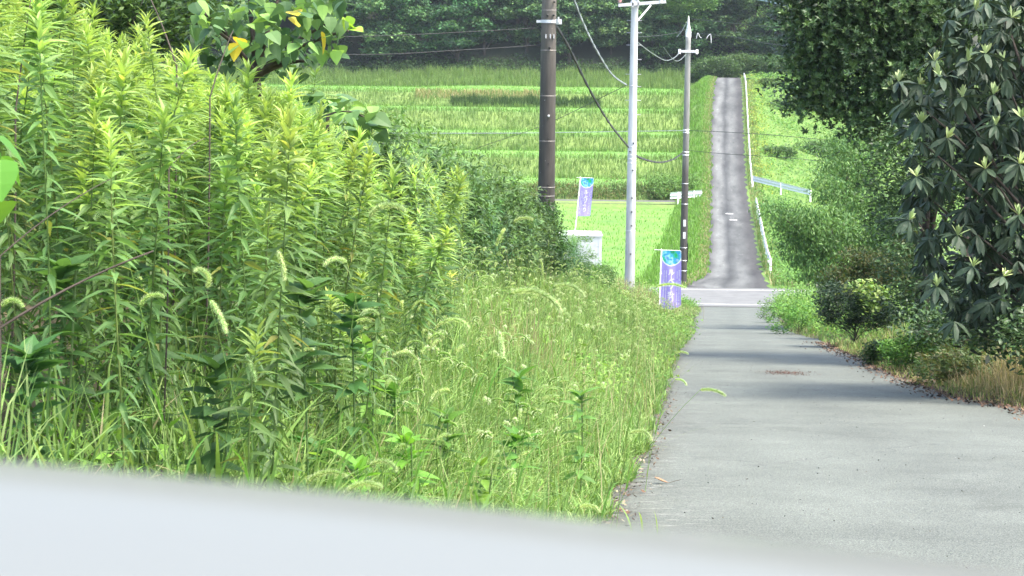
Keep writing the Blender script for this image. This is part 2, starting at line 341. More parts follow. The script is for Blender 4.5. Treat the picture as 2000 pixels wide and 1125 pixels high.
# side track to the left at the first terrace
sxs = np.linspace(0, 1, 30); syy = np.array([155.2, 156.2, 157.2])
XX = np.array([np.linspace(-60, xl(v) + .2, 30) for v in syy]); YY = np.repeat(syy[:, None], 30, 1)
tag(obj('side_track', grid(XX, YY, lambda a_, b_: np.maximum(H(a_, b_), 0) , 'side_track', plain('grey track', (.12, .12, .11), .9), 'x', off=.03)), kind='structure')
for q, (y0, u0) in enumerate(((143, .42), (139, .5))):
    x0 = xl(y0) + (xr(y0) - xl(y0)) * u0
    tag(obj('road_marking', grid(np.array([x0, x0 + .5]), np.array([y0, y0 + .45]), lambda a_, b_: roadz(b_) + 0 * a_, 'road_marking', plain('white paint dash', (.75, .75, .73), .7), 'x', off=.028)), kind='structure')
# ------------------------------------------------------------------ utility poles
def polegeo(r0, r1, z0, z1, col=(1, 1, 1), seg=24, sides=20): return tube([(0, 0, z0 + (z1 - z0) * k / seg) for k in range(seg + 1)], np.linspace(r0, r1, seg + 1), sides, col)
def polemat(name, cols, h, dirt=.12):
    m, t, o = mat(name); p = N(t, 'ShaderNodeBsdfPrincipled'); p.inputs['Roughness'].default_value = .7
    tc = N(t, 'ShaderNodeTexCoord'); s = N(t, 'ShaderNodeSeparateXYZ'); t.links.new(tc.outputs['Object'], s.inputs[0])
    d = N(t, 'ShaderNodeMath', operation='DIVIDE'); d.inputs[1].default_value = h; t.links.new(s.outputs[2], d.inputs[0])
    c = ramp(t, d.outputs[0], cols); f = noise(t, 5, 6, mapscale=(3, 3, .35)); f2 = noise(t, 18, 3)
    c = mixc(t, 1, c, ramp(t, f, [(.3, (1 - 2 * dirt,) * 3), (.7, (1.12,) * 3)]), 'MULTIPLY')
    c = mixc(t, ramp(t, f2, [(.70, (0, 0, 0)), (.74, (.6, .6, .6))]), c, (.45, .43, .4))
    t.links.new(c, p.inputs['Base Color']); t.links.new(p.outputs[0], o.inputs[0]); return m
def ring(r, z, h=.03, s=20): return tube([(0, 0, z - h / 2), (0, 0, z + h / 2)], r, s, cap=True)
def zrow(v, py, d): return (at(1000, py, d).z) - v
# pole 1: brown weathered
M_BAND = plain('dull steel strap', (.22, .21, .19), .6, .3, .1)
D1 = 40; b = at(1067, 395, D1); g1 = float(H(b.x, D1)); P1 = Vector((b.x, D1, g1)); h1 = CZ + 3.4 - g1
p1 = thing('utility_pole', 'thick brown weathered utility pole rising behind the leafy thicket, leftmost of the three poles', 'utility pole', P1)
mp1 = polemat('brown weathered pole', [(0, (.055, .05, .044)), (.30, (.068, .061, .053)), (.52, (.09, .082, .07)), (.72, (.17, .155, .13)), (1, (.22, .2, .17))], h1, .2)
zz = lambda py, d, base: at(1070, py, d).z - base
h1row = lambda py: zz(py, D1, g1)
R0, Rt = .178, .128
rr1 = lambda z: R0 + (Rt - R0) * z / h1
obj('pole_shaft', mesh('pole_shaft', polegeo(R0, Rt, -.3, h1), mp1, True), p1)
for py in (98, 187, 275, 365, 382, 20):
    z = h1row(py); obj('band', mesh('band', ring(rr1(z) + .003, z, .012), M_BAND, True), p1)
zc = h1row(42)
obj('cable_clamp', mesh('cable_clamp', join([ring(rr1(zc) + .012, zc, .06), box(-.24, -.12, -.05, .02, zc - .025, zc + .025), box(.12, .25, -.06, .0, zc - .05, zc + .05), box(.17, .2, -.1, 0, zc - .02, zc + .09)]), M_WHITE), p1)
for py, dx in ((30, -.03), (93, .02), (4, .1), (30, .09), (226, .02), (270, .02), (360, .03), (318, .03)):
    z = h1row(py); obj('step_bolt', mesh('step_bolt', tube([(dx, -rr1(z) + .02, z), (dx, -rr1(z) - .05, z)], .022 if py < 100 or py == 226 else .012, 8), M_DARK if py != 226 else M_WHITE, True), p1)
for k, dx in enumerate((-.055, .03, .1)):
    z = h1row(71); obj('plate', mesh('plate', box(dx - .008, dx + .008, -.165, -.12, z - .04, z + .04), M_WHITE), p1)
# pole 2: white concrete
D2 = 68; b = at(1229, 582, D2); g2 = b.z - .15; P2 = Vector((b.x, D2, g2)); h2 = at(1240, -12, D2).z - g2
p2 = thing('utility_pole', 'pale bluish white concrete utility pole with a crossarm, standing in the verge grass', 'utility pole', P2)
mp2 = polemat('pale painted pole', [(0, (.50, .53, .53)), (.12, (.42, .44, .44)), (.3, (.52, .55, .55)), (.5, (.64, .68, .68)), (1, (.66, .70, .70))], h2, .1)
h2row = lambda py: zz(py, D2, g2)
rr2 = lambda z: .175 + (.112 - .175) * z / h2
obj('pole_shaft', mesh('pole_shaft', polegeo(.175, .112, -.3, h2), mp2, True), p2)
z = h2row(6)
arm = box(-.55, 1.02, -.2, -.12, z - .05, z + .05)
ca, sa = math.cos(R(5)), math.sin(R(5))
def rotm(g, M_, c0=(0, 0, 0)): return ((g[0] - c0) @ np.array(M_).T + c0, g[1], g[2])
MY = np.array([[ca, 0, -sa], [0, 1, 0], [sa, 0, ca]])
obj('crossarm', mesh('crossarm', rotm(arm, MY, (0, 0, z)), M_WHITE), p2)
za = h2row(8); zb = h2row(38)
obj('brace', mesh('brace', tube([(.1, -.14, zb), (.52, -.2, za)], .028, 8), M_WHITE, True), p2)
m_pink = plain('pinkish insulator', (.62, .35, .33), .35, dirt=.05)
for k, dx in enumerate((-.5, .85)):
    obj('insulator', mesh('insulator', join([tube([(dx, -.17, z + .05 + j * .05), (dx, -.17, z + .09 + j * .05)], [.07, .035], 12) for j in range(4)]), m_pink if k == 0 else M_WHITE, True), p2)
obj('mounting_bracket', mesh('mounting_bracket', join([box(-.14, .14, -.14, .0, z + .04, z + .1), box(-.1, -.05, -.2, 0, z - .1, z + .3), box(.08, .12, -.2, 0, z - .08, z + .3), ring(.13, z + .16, .03), ring(.13, z - .1, .03)]), M_WHITE), p2)
for py in (38, 62, 86, 114, 143, 167, 194, 222):
    zz_ = h2row(py); sgn = 1 if (py in (114, 167, 222)) else 0
    for s in ((-1, 1) if not sgn else (1,)):
        obj('step_rung', mesh('step_rung', tube([(s * rr2(zz_) * .9, 0, zz_), (s * (rr2(zz_) + .13), 0, zz_)], .012, 6), M_GALV, True), p2)
for py in (300, 308, 316, 448, 165, 284):
    zz_ = h2row(py); obj('band', mesh('band', ring(rr2(zz_) + .006, zz_, .025 if py != 448 else .012), M_GALV, True), p2)
for py, dx in ((277, .04), (330, .03), (384, .02), (411, .02), (438, .02), (493, .01), (548, .01)):
    zz_ = h2row(py); obj('step_bolt', mesh('step_bolt', tube([(dx, -rr2(zz_) + .02, zz_), (dx, -rr2(zz_) - .04, zz_)], .026, 8), M_DARK, True), p2)
# pole 3: far pole with pointed cap
D3 = 100; b = at(1334, 545, D3); g3 = float(H(b.x, D3)); P3 = Vector((b.x, D3, g3)); h3 = at(1343, 62, D3).z - g3
p3 = thing('utility_pole', 'distant slender grey and brown utility pole with a pointed white cap beside the hill road', 'utility pole', P3)
mp3 = polemat('two tone far pole', [(0, (.06, .055, .05)), (.44, (.08, .072, .065)), (.5, (.17, .17, .155)), (.8, (.3, .3, .28)), (1, (.38, .38, .36))], h3, .15)
h3row = lambda py: zz(py, D3, g3)
rr3 = lambda z: .19 + (.125 - .19) * z / h3
obj('pole_shaft', mesh('pole_shaft', polegeo(.19, .125, -.3, h3), mp3, True), p3)
obj('pole_cap', mesh('pole_cap', tube([(0, 0, h3 - .25), (0, 0, h3), (0, 0, h3 + .35), (0, 0, h3 + .75)], [.13, .14, .06, .015], 14), M_WHITE, True), p3)
z = h3row(97); obj('crossarm', mesh('crossarm', box(-.4, .42, -.2, -.12, z - .06, z + .06), M_WHITE), p3)
for dx in (-.42, .42): obj('insulator', mesh('insulator', tube([(dx, -.16, z - .12), (dx, -.16, z + .1)], .06, 10), M_WHITE, True), p3)
for py in (250, 255, 293, 299, 355, 395, 480, 505, 525):
    zz_ = h3row(py); obj('band', mesh('band', ring(rr3(zz_) + .008, zz_, .05 if py < 300 else .02), M_GALV, True), p3)
for py in (432, 456):
    zz_ = h3row(py); obj('plate', mesh('plate', box(-.06, .06, -.215, -.17, zz_ - .16, zz_ + .16), M_WHITE), p3)
obj('conduit', mesh('conduit', tube([(.17, -.06, h3row(472)), (.185, -.06, h3row(508))], .035, 8), M_DARK, True), p3)
# ------------------------------------------------------------------ wires
def wire(name, pts, r, m, label, cat='cable', spiral=0, sides=5, n=40):
    g = tube(pts, r, sides)
    if spiral:
        P = np.array(pts); L = np.concatenate([[0], np.cumsum(np.linalg.norm(np.diff(P, axis=0), axis=1))]); k = int(L[-1] * 8 / spiral)
        s = np.linspace(0, L[-1], k); C_ = np.stack([np.interp(s, L, P[:, i]) for i in range(3)], -1)
        a = np.arange(k) * (2 * math.pi / 8); C2 = C_ + (.5 + .5 * np.abs(np.sin(s * 1.7)))[:, None] * r * 1.5 * np.stack([np.cos(a), np.cos(a) * .2, np.sin(a)], -1)
        g = join([g, tube(C2, r * .45, 4)])
    return tag(obj(name, mesh(name, g, m, True)), label, cat)
def span(a, b_, sag, n=32):
    a, b_ = np.array(a), np.array(b_); t_ = np.linspace(0, 1, n)[:, None]; p = a + (b_ - a) * t_; p[:, 2:] -= 4 * sag * t_ * (1 - t_); return p
def ppts(L, n=10):
    """smooth curve through (px,py,d) points"""
    P = np.array([at(*q) for q in L]); t_ = np.arange(len(P)); s = np.linspace(0, len(P) - 1, n * (len(P) - 1) + 1); out = []
    for u in s:
        i = min(int(u), len(P) - 2); f_ = u - i; p0, p1_, p2_, p3_ = P[max(i - 1, 0)], P[i], P[i + 1], P[min(i + 2, len(P) - 1)]
        out.append(.5 * ((2 * p1_) + (-p0 + p2_) * f_ + (2 * p0 - 5 * p1_ + 4 * p2_ - p3_) * f_ ** 2 + (-p0 + 3 * p1_ - 3 * p2_ + p3_) * f_ ** 3))
    return np.array(out)
wire('wrapped_cable', ppts([(1083, 46, 40), (1110, 90, 43), (1150, 172, 49), (1190, 240, 56), (1228, 288, 67.7)]), .017, M_CABLE, 'dark spiral wrapped cable drooping from the brown pole to the white pole', spiral=.16)
wire('wrapped_cable', ppts([(1230, 296, 67.7), (1255, 310, 75), (1288, 317, 84), (1315, 311, 92), (1335, 297, 99.8)]), .022, M_CABLE, 'dark spiral wrapped cable sagging from the white pole to the far grey pole', spiral=.16)
wire('wrapped_cable', ppts([(1100, -60, 40), (1121, 0, 42), (1141, 50, 46), (1165, 98, 53), (1195, 145, 60), (1224, 166, 67.7)]), .016, M_CABLEG, 'pale spiral wrapped cable sweeping down to the middle of the white pole from above', spiral=.2)
wire('guy_wire', ppts([(1224, 166, 67.7), (1190, 183, 70), (1060, 245, 78), (930, 290, 88), (860, 322, 95)]), .011, M_CABLE, 'thin dark guy wire slanting down left from the white pole across the fields')
wire('overhead_wire', ppts([(560, 74, 38.5), (750, 70, 39), (900, 63, 39.5), (1062, 54, 40)]), .008, M_CABLE, 'thin wire running left from the clamp of the brown pole, upper of two', 'wire')
wire('overhead_wire', ppts([(560, 107, 38.5), (750, 106, 39), (900, 98, 39.5), (1062, 88, 40)]), .008, M_CABLE, 'thin dark wire running left from the brown pole, lower of two', 'wire')
wire('overhead_wire', ppts([(700, 260, 96), (1000, 260, 98), (1200, 257, 99), (1340, 255, 99.8)]), .016, M_CABLEG, 'thin pale wire crossing the rice terraces to the far grey pole', 'wire')
wire('overhead_wire', ppts([(1340, 255, 99.8), (1400, 257, 97), (1500, 263, 93), (1620, 274, 88)]), .013, M_CABLE, 'thin wire crossing over the hill road from the far grey pole, upper of two', 'wire')
wire('overhead_wire', ppts([(1338, 293, 99.8), (1410, 300, 97), (1520, 307, 93), (1640, 318, 88)]), .012, M_CABLE, 'thin wire crossing over the hill road from the far grey pole, lower of two', 'wire')
wire('overhead_wire', ppts([(1352, 37, 100), (1420, 44, 95), (1500, 52, 90), (1620, 64, 84)]), .013, M_CABLE, 'dark wire running right from the pointed cap of the far pole', 'wire')
wire('overhead_wire', ppts([(1358, 65, 100), (1430, 72, 95), (1500, 85, 90), (1620, 100, 84)]), .013, M_CABLE, 'dark wire running right just below the cap of the far pole', 'wire')
wire('overhead_wire', ppts([(1440, -8, 70), (1500, 3, 68), (1565, 18, 66), (1680, 42, 62)]), .022, plain('bluish wire', (.3, .45, .5), .5), 'bluish wire crossing the top of the forest into the dark tree', 'wire')
wire('overhead_wire', ppts([(1240, 72, 68), (1280, 70, 82), (1320, 64, 95), (1344, 55, 100)]), .012, M_CABLE, 'thin wire from the white pole up to the cap of the far pole', 'wire')
wire('drop_cable', ppts([(1242, 80, 68.2), (1275, 105, 84), (1300, 118, 93), (1318, 112, 98), (1331, 98, 99.8)]), .018, M_CABLEG, 'pale drop cable looping to the left end of the far crossarm')
wire('drop_cable', ppts([(1296, 92, 92), (1312, 113, 96), (1325, 119, 98), (1340, 106, 99.8)]), .014, M_CABLEG, 'shorter pale drop cable looping under the far crossarm')
wire('drop_cable', ppts([(1322, 72, 99.8), (1332, 60, 99.8), (1342, 42, 99.8)]), .016, M_CABLEG, 'pale lead curving up to the tip of the far pole')
for k, (a0, b0) in enumerate(((1360, 65), (1380, 68))):
    pp = [(a0, b0 + 10, 98), (a0 + 3, b0, 98), (a0 + 7, b0 + 7, 98), (a0 + 10, b0 + 9, 98)] if k == 0 else [(a0, b0 + 7, 98), (a0 + 4, b0 + 1, 98), (a0 + 8, b0, 98), (a0 + 9, b0 + 16, 98)]
    wire('wire_spacer', ppts(pp), .018, M_WHITE, ('pale S shaped spacer hanging on the wires nearest the far pole', 'pale S shaped spacer on the wires farther right of the far pole')[k], 'wire spacer')
# ------------------------------------------------------------------ guard rails
def beam(P, h=.35, t_=.06):
    P = np.array(P, float); n = len(P); T = np.gradient(P, axis=0); T[:, 2] = 0; T /= np.linalg.norm(T, axis=1)[:, None]; Nn = np.stack([-T[:, 1], T[:, 0], 0 * T[:, 0]], -1)
    prof = [(0, 0), (.5, .04), (1, .22), (.5, .42), (0, .5), (.5, .58), (1, .78), (.5, .96), (0, 1)]
    prof = [(a_ * t_, b_ * h) for a_, b_ in prof] + [(a_ * t_ - .015, b_ * h) for a_, b_ in prof[::-1]]
    m_ = len(prof); V = np.array([P[i] + Nn[i] * a_ + np.array([0, 0, b_]) for i in range(n) for a_, b_ in prof])
    Q = [(i * m_ + k, i * m_ + (k + 1) % m_, (i + 1) * m_ + (k + 1) % m_, (i + 1) * m_ + k) for i in range(n - 1) for k in range(m_)]
    return V, np.array(Q), np.ones((len(V), 3))
def guardrail(pts, posts, label, h=.35, zb=.42, post_r=.055):
    r = thing('guard_rail', label, 'guard rail', pts[0]); O = np.array(pts[0])
    P = np.array(pts) - O; P[:, 2] += zb
    obj('rail_beam', mesh('rail_beam', beam(P, h), M_WHITE), r)
    for q in posts:
        q = np.array(q) - O; obj('post', mesh('post', tube([q + (0, 0, -.4), q + (0, 0, zb + h - .03)], post_r, 8), M_WHITE, True), r)
    return r
def edgepts(y0, y1, off, step=2.0, lift=.1):
    out = []
    for y in np.arange(y0, y1, step): x = float(xr(y)) + off; out.append((x, y, max(float(roadz(y)), float(H(x, y))) + lift))
    return out
E1 = edgepts(159.5, 241, .42); guardrail(E1, E1[::2], 'long white guard rail climbing the right edge of the hill road, seen end on', .2, .4)
E2 = edgepts(107, 149, .45); guardrail(E2, E2[::2], 'lower white guard rail beside the hill road, its near end plate above the weeds', .32, .38)
a_, b_, = at(1470, 356, 158), at(1583, 384, 151)
Pq = [tuple(a_ + (b_ - a_) * k / 6) for k in range(7)]
guardrail(Pq, Pq[::3], 'white guard rail leaving the hill road to the right, partly hidden by tree leaves', .42, .1)
a_, b_, = at(1309, 390, 153.5), at(1371, 385, 153.6); Pq = [tuple(a_ + (b_ - a_) * k / 4) for k in range(5)]
guardrail(Pq, Pq[1:4:2], 'short white guard rail on its own behind the far pole at the field edge', .5, .05)
# ------------------------------------------------------------------ banners
def clothmat():
    m, t, o = mat('printed banner cloth'); p = N(t, 'ShaderNodeBsdfPrincipled'); p.inputs['Roughness'].default_value = .8
    uvn = N(t, 'ShaderNodeUVMap'); s = N(t, 'ShaderNodeSeparateXYZ'); t.links.new(uvn.outputs[0], s.inputs[0])
    def M2(op, a_, b_=None):
        n_ = N(t, 'ShaderNodeMath', operation=op)
        for i, v in enumerate((a_, b_)):
            if v is None: continue
            if hasattr(v, 'links'): t.links.new(v, n_.inputs[i])
            else: n_.inputs[i].default_value = v
        return n_.outputs[0]
    du = M2('SUBTRACT', s.outputs[0], .5); dv = M2('MULTIPLY', M2('SUBTRACT', s.outputs[1], .92), 3.0)
    dd = M2('SQRT', M2('ADD', M2('MULTIPLY', du, du), M2('MULTIPLY', dv, dv)))
    d = M2('MAXIMUM', dd, 0)
    inside = M2('LESS_THAN', d, .50); rim = M2('LESS_THAN', d, .56)
    vo = N(t, 'ShaderNodeTexVoronoi'); vo.inputs['Scale'].default_value = 5; mp = N(t, 'ShaderNodeMapping'); mp.inputs['Scale'].default_value = (1, 3, 1); t.links.new(uvn.outputs[0], mp.inputs[0]); t.links.new(mp.outputs[0], vo.inputs['Vector'])
    ns = noise(t, 2.2, 3, vec=uvn.outputs[0], mapscale=(1, 3, 1))
    emb = ramp(t, ns, [(.34, (.03, .45, .12)), (.44, (.06, .55, .45)), (.5, (.05, .40, .75)), (.56, (.35, .8, .9)), (.66, (.08, .3, .75))])
    emb = mixc(t, .35, emb, vo.outputs['Color'], 'SOFT_LIGHT')
    pur = (.42, .35, .80)
    c = mixc(t, rim, pur, (.85, .9, .95)); c = mixc(t, inside, c, emb); t.links.new(c, p.inputs['Base Color'])
    tr = N(t, 'ShaderNodeBsdfTranslucent'); t.links.new(c, tr.inputs[0]); mx = N(t, 'ShaderNodeMixShader'); mx.inputs[0].default_value = .4
    t.links.new(p.outputs[0], mx.inputs[1]); t.links.new(tr.outputs[0], mx.inputs[2]); t.links.new(mx.outputs[0], o.inputs[0]); return m
M_CLOTH = clothmat(); M_LET = plain('white printed lettering', (.85, .85, .9), .8, dirt=.02)
TXT = 'ブル｜ベリ｜狩り'
def banner(base, H_, W, L, lean, fold, label, rz=0):
    r = thing('banner', label, 'banner', base, rz)
    lean = math.tan(lean)
    sh = lambda z: lean * z
    obj('pole', mesh('pole', tube([(0, 0, -.2), (sh(H_), 0, H_)], .016, 8), M_WHITE, True), r)
    obj('top_rod', mesh('top_rod', tube([(sh(H_) - .12 - fold * .1, 0, H_ - .03), (sh(H_) + W, 0, H_ - .05)], .011, 6), M_WHITE, True), r)
    wav = lambda x, v: fold * (.05 * np.sin(x / W * 9 + v * 2.2) * (1 - v * .6)) + .02 * np.sin(v * 7)
    nx, nz = 22, 34; u, v = np.meshgrid(np.linspace(0, 1, nx), np.linspace(0, 1, nz))
    def bend(x, v_):
        X = .03 + x * (1 + fold * .12 * (1 - v_)); z = H_ - .05 - L + v_ * L - fold * .12 * (x / W) * (1 - v_) * np.cos(x / W * 2) ; return X, z
    X, Z = bend(u * W, v); X = X + sh(Z); Y = wav(u * W, v)
    V = np.stack([X, Y, Z], -1).reshape(-1, 3); i = (np.arange(nz - 1)[:, None] * nx + np.arange(nx - 1)[None]).reshape(-1)
    cl = obj('cloth', mesh('cloth', (V, np.stack([i, i + 1, i + nx + 1, i + nx], -1), np.ones((len(V), 3))), M_CLOTH, True, np.stack([u, v], -1).reshape(-1, 2)), r)
    for q in range(4):
        zq = H_ - .3 - q * (L - .4) / 3; obj('tie', mesh('tie', box(sh(zq) - .025, sh(zq) + .05, -.012, .012, zq - .02, zq + .02), M_WHITE), r)
    # lettering, down the middle, plus two lines of small illegible print
    VV, FF = [], []; off = 0
    def flush(nm):
        nonlocal VV, FF, off
        me = bpy.data.meshes.new(nm); me.from_pydata([tuple(map(float, q)) for q in VV], [], FF); me.materials.append(M_LET); obj(nm, me, cl); VV, FF, off = [], [], 0
    for k, ch in enumerate(TXT):
        cu = bpy.data.curves.new('glyph', 'FONT'); cu.body = ch; cu.size = W * .36; cu.align_x = 'CENTER'; cu.offset = .004
        oo = bpy.data.objects.new('glyph', cu); COL.objects.link(oo); bpy.context.view_layer.update()
        me = bpy.data.meshes.new_from_object(oo.evaluated_get(bpy.context.evaluated_depsgraph_get()))
        vs = np.array([q.co[:] for q in me.vertices]).reshape(-1, 3)
        fs = [tuple(q.vertices) for q in me.polygons]; bpy.data.objects.remove(oo); bpy.data.curves.remove(cu)
        vv = 1 - .33 - k * .078
        x = W * .5 + vs[:, 0]; dz = vs[:, 1]; v_ = vv + dz / L
        X, Z = bend(x, v_); Y = wav(x, v_) - .012; X = X + sh(Z)
        VV += list(zip(X, Y, Z)); FF += [tuple(q + off for q in f_) for f_ in fs]; off = len(VV); flush('character')
    rs = np.random.default_rng(3)
    for cx_ in (.14, .25, .80, .90):
        vq = .66
        while vq > .06:
            hgt = rs.uniform(.008, .02); wd = rs.uniform(.025, .05)
            if rs.random() < .85:
                xs_ = np.array([cx_ - wd / 2, cx_ + wd / 2, cx_ + wd / 2, cx_ - wd / 2]) * W; v_ = np.array([vq - hgt, vq - hgt, vq, vq])
                X, Z = bend(xs_, v_); Y = wav(xs_, v_) - .008; X = X + sh(Z); VV += list(zip(X, Y, Z)); FF.append(tuple(range(off, off + 4))); off += 4
            vq -= hgt + .008
    flush('small_print'); return r
D = 65.0; b = at(1287, 600, D); zt = at(1288, 486, D).z; gz = float(H(b.x, D)); banner((b.x, D, gz), zt - gz, .60, 1.85, R(1.2), 1.0, 'folded purple blueberry banner with green and blue emblem beside the white pole')
# white shed with the second banner on it
DS = 80.0; a_ = at(1095, 460, DS); b_ = at(1175, 459, DS); zroof = b_.z; zg = float(H(b_.x - .8, DS + 1)) - .3
sh_ = thing('storage_shed', 'white boxy shed with flat roof half hidden by the thicket beside the field', 'shed', ((a_.x + b_.x) / 2, DS, zg))
wd = b_.x - a_.x + .5; x0, x1 = -wd / 2 - .1, (b_.x - a_.x) / 2; hh = zroof - zg
m_sw = plain('white shed panel', (.78, .82, .8), .5, dirt=.08, dscale=2)
obj('wall', mesh('wall', box(x0, x1, 0, 1.8, 0, hh - .06), m_sw), sh_)
obj('roof', mesh('roof', box(x0 - .04, x1 + .04, -.05, 1.85, hh - .06, hh), m_sw), sh_)
obj('corner_trim', mesh('corner_trim', box(x1 - .1, x1 + .015, -.02, 0, 0, hh - .06), m_sw), sh_)
obj('door', mesh('door', join([box(x1 - .95, x1 - .2, -.018, -.008, .1, hh * .86), box(x1 - .9, x1 - .86, -.03, -.018, hh * .4, hh * .5, (.2, .2, .2))]), plain('off white door', (.7, .74, .72), .5, dirt=.1)), sh_)
obj('panel_joint', mesh('panel_joint', join([box(x0, x1 - .1, -.006, 0, hh * k, hh * k + .015) for k in (.3, .55, .8)]), plain('grey joint', (.45, .48, .48), .6)), sh_)
DB = 80.7; b = at(1123, 452, DB); zt = at(1133, 345, DB).z
fb = thing('banner_stand', 'small white cross foot holding the farther banner on the shed roof', 'banner stand', (b.x, DB, zroof + .004))
obj('foot', mesh('foot', join([box(-.25, .25, -.03, .03, 0, .05), tube([(0, 0, .05), (0, 0, .16)], .035, 8)]), M_WHITE), fb)
banner((b.x, DB, zroof + .2), zt - zroof - .2, .50, 1.50, R(5.2), .25, 'farther purple blueberry banner leaning right, held above the white shed in front of the field')
# ------------------------------------------------------------------ the car's bonnet under the camera
cxs = np.linspace(-.72, .62, 40); 
_cp = [at(0, 885, .57), at(1000, 984, .57), at(2000, 1108, .57)]; _cf = np.polyfit([q.x for q in _cp], [q.z - CZ for q in _cp], 2)
def crest(x): x = np.clip(x, -.4, .4); return np.polyval([min(_cf[0], .0), _cf[1], _cf[2]], x) + .0125
us = np.linspace(0, 1, 40); ysb = -.35 + us * 1.15
XX, YY = np.meshgrid(cxs, ysb)
def bz(x, y):
    edge = np.maximum(np.abs(x + .05) - .42, 0); front = np.maximum(y - .47, 0)
    return CZ + crest(x) - 1.6 * front ** 2 - 2.4 * edge ** 2 - .012 * (1 - ss(np.abs(x + .05) / .3)) * 0
cv = thing('car', 'blurred pale white car bonnet sloping down to the right across the bottom of the view', 'car', (0, 0, 0))
ZZ = bz(XX, YY); nx = len(cxs); ny = len(us)
V = np.stack([XX, YY, ZZ], -1).reshape(-1, 3); i = (np.arange(ny - 1)[:, None] * nx + np.arange(nx - 1)[None]).reshape(-1)
m, t, o = mat('pearl white car paint'); p = N(t, 'ShaderNodeBsdfPrincipled'); p.inputs['Base Color'].default_value = (.15, .152, .13, 1); p.inputs['Roughness'].default_value = .45
p.inputs['Coat Weight'].default_value = .35; p.inputs['Coat Roughness'].default_value = .15; t.links.new(p.outputs[0], o.inputs[0]); M_CAR = m
obj('bonnet', mesh('bonnet', (V, np.stack([i, i + 1, i + nx + 1, i + nx], -1), np.ones((len(V), 3))), M_CAR, True), cv)
lowz = CZ - 1.25; bd = list(zip(cxs, [ysb[-1]] * nx, ZZ[-1])); 
ring1 = [(cxs[0], y, z) for y, z in zip(ysb, ZZ[:, 0])] + bd[1:] + [(cxs[-1], y, z) for y, z in list(zip(ysb, ZZ[:, -1]))[::-1][1:]]
ring1 = np.array(ring1); ring2 = ring1.copy(); ring2[:, 2] = ring2[:, 2] - .2; ring3 = ring1.copy(); ring3[:, 2] = lowz
c0 = np.array([0, .1]); ring2[:, :2] = c0 + (ring2[:, :2] - c0) * 1.05; ring3[:, :2] = c0 + (ring3[:, :2] - c0) * 1.03
k = len(ring1); V = np.vstack([ring1, ring2, ring3]); Q = [(a0 * k + j, a0 * k + j + 1, (a0 + 1) * k + j + 1, (a0 + 1) * k + j) for a0 in range(2) for j in range(k - 1)]
obj('front_panel', mesh('front_panel', (V, np.array(Q), np.ones((len(V), 3))), M_CAR, True), cv)
for sx_ in (-.62, .52):
    wz = lambda q: float(roadz(0)) + .3
    obj('wheel', mesh('wheel', tube([(sx_ - .09, .1, wz(0)), (sx_ + .09, .1, wz(0))], .3, 28, (1, 1, 1)), plain('black tyre', (.02, .02, .02), .8), True), cv)

# ================================================================== vegetation
def leaves(T, az, el, tw, s, P, C_): return inst(T, rot(az, el, tw, s), np.asarray(P, float), np.asarray(C_, float))
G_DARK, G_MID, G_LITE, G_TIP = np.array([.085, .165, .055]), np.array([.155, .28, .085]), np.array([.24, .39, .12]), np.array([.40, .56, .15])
def goldenrod(seed, h=1.6, n=84, hd=True, tipk=1.0):
    r = np.random.default_rng(seed); lean = r.normal(0, .05, 2); sp = lambda t_: np.stack([lean[0] * t_ ** 2 * h + .012 * np.sin(t_ * 5 + seed), lean[1] * t_ ** 2 * h, t_ * h], -1)
    ts = np.linspace(0, .985, 9); st = tube(sp(ts), np.linspace(.0045, .0018, 9), 5 if hd else 3, (.13, .2, .05), cap=False)
    t_ = np.concatenate([np.linspace(.07, .9, int(n * .7)) ** .85 * 1.0, np.linspace(.9, 1.0, n - int(n * .7))]); t_ = np.clip(t_, 0, 1)
    az = np.arange(n) * 2.399 + r.normal(0, .25, n); k = np.clip((t_ - .86) / .14, 0, 1)
    el = np.interp(t_, [0, .5, .8, .93, 1], [-.4, -.15, .08, .42, 1.1]) + r.normal(0, .26, n)
    L = np.interp(t_, [0, .3, .7, .88, 1], [.055, .09, .115, .112, .066]) * r.uniform(.8, 1.2, n)
    P = sp(t_); P[:, 2] += r.normal(0, .004, n)
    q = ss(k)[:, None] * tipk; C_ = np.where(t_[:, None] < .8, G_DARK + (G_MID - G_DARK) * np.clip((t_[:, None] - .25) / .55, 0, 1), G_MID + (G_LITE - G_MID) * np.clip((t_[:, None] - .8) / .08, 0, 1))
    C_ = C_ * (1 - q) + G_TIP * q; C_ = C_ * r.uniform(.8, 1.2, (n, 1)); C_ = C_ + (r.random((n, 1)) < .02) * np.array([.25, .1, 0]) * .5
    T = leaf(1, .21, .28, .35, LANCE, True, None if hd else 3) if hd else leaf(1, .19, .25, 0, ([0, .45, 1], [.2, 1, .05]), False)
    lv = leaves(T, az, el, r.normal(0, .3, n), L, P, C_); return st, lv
# near individuals
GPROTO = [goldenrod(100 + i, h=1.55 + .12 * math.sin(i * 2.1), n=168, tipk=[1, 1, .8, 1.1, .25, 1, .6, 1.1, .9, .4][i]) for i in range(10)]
LOW = [goldenrod(200 + i, h=1.55, n=78, hd=False) for i in range(8)]
LOW = [join(g) for g in LOW]
def thick_edge(d): return np.interp(d, [0, 6, 9, 12, 25, 45, 60], [.7, .75, .95, 1.25, 2.3, 2.4, 2.2])
pts = []
r = np.random.default_rng(5)
while len(pts) < 16000:
    d = 5.6 + 41 * r.random() ** .62; off = thick_edge(d) + r.random() * 14
    x = xl(d) - off + r.normal(0, .12)
    if x < -.25 * d - 1.5 - .05 * d: continue
    pts.append((x, d))
pts = np.array(pts)
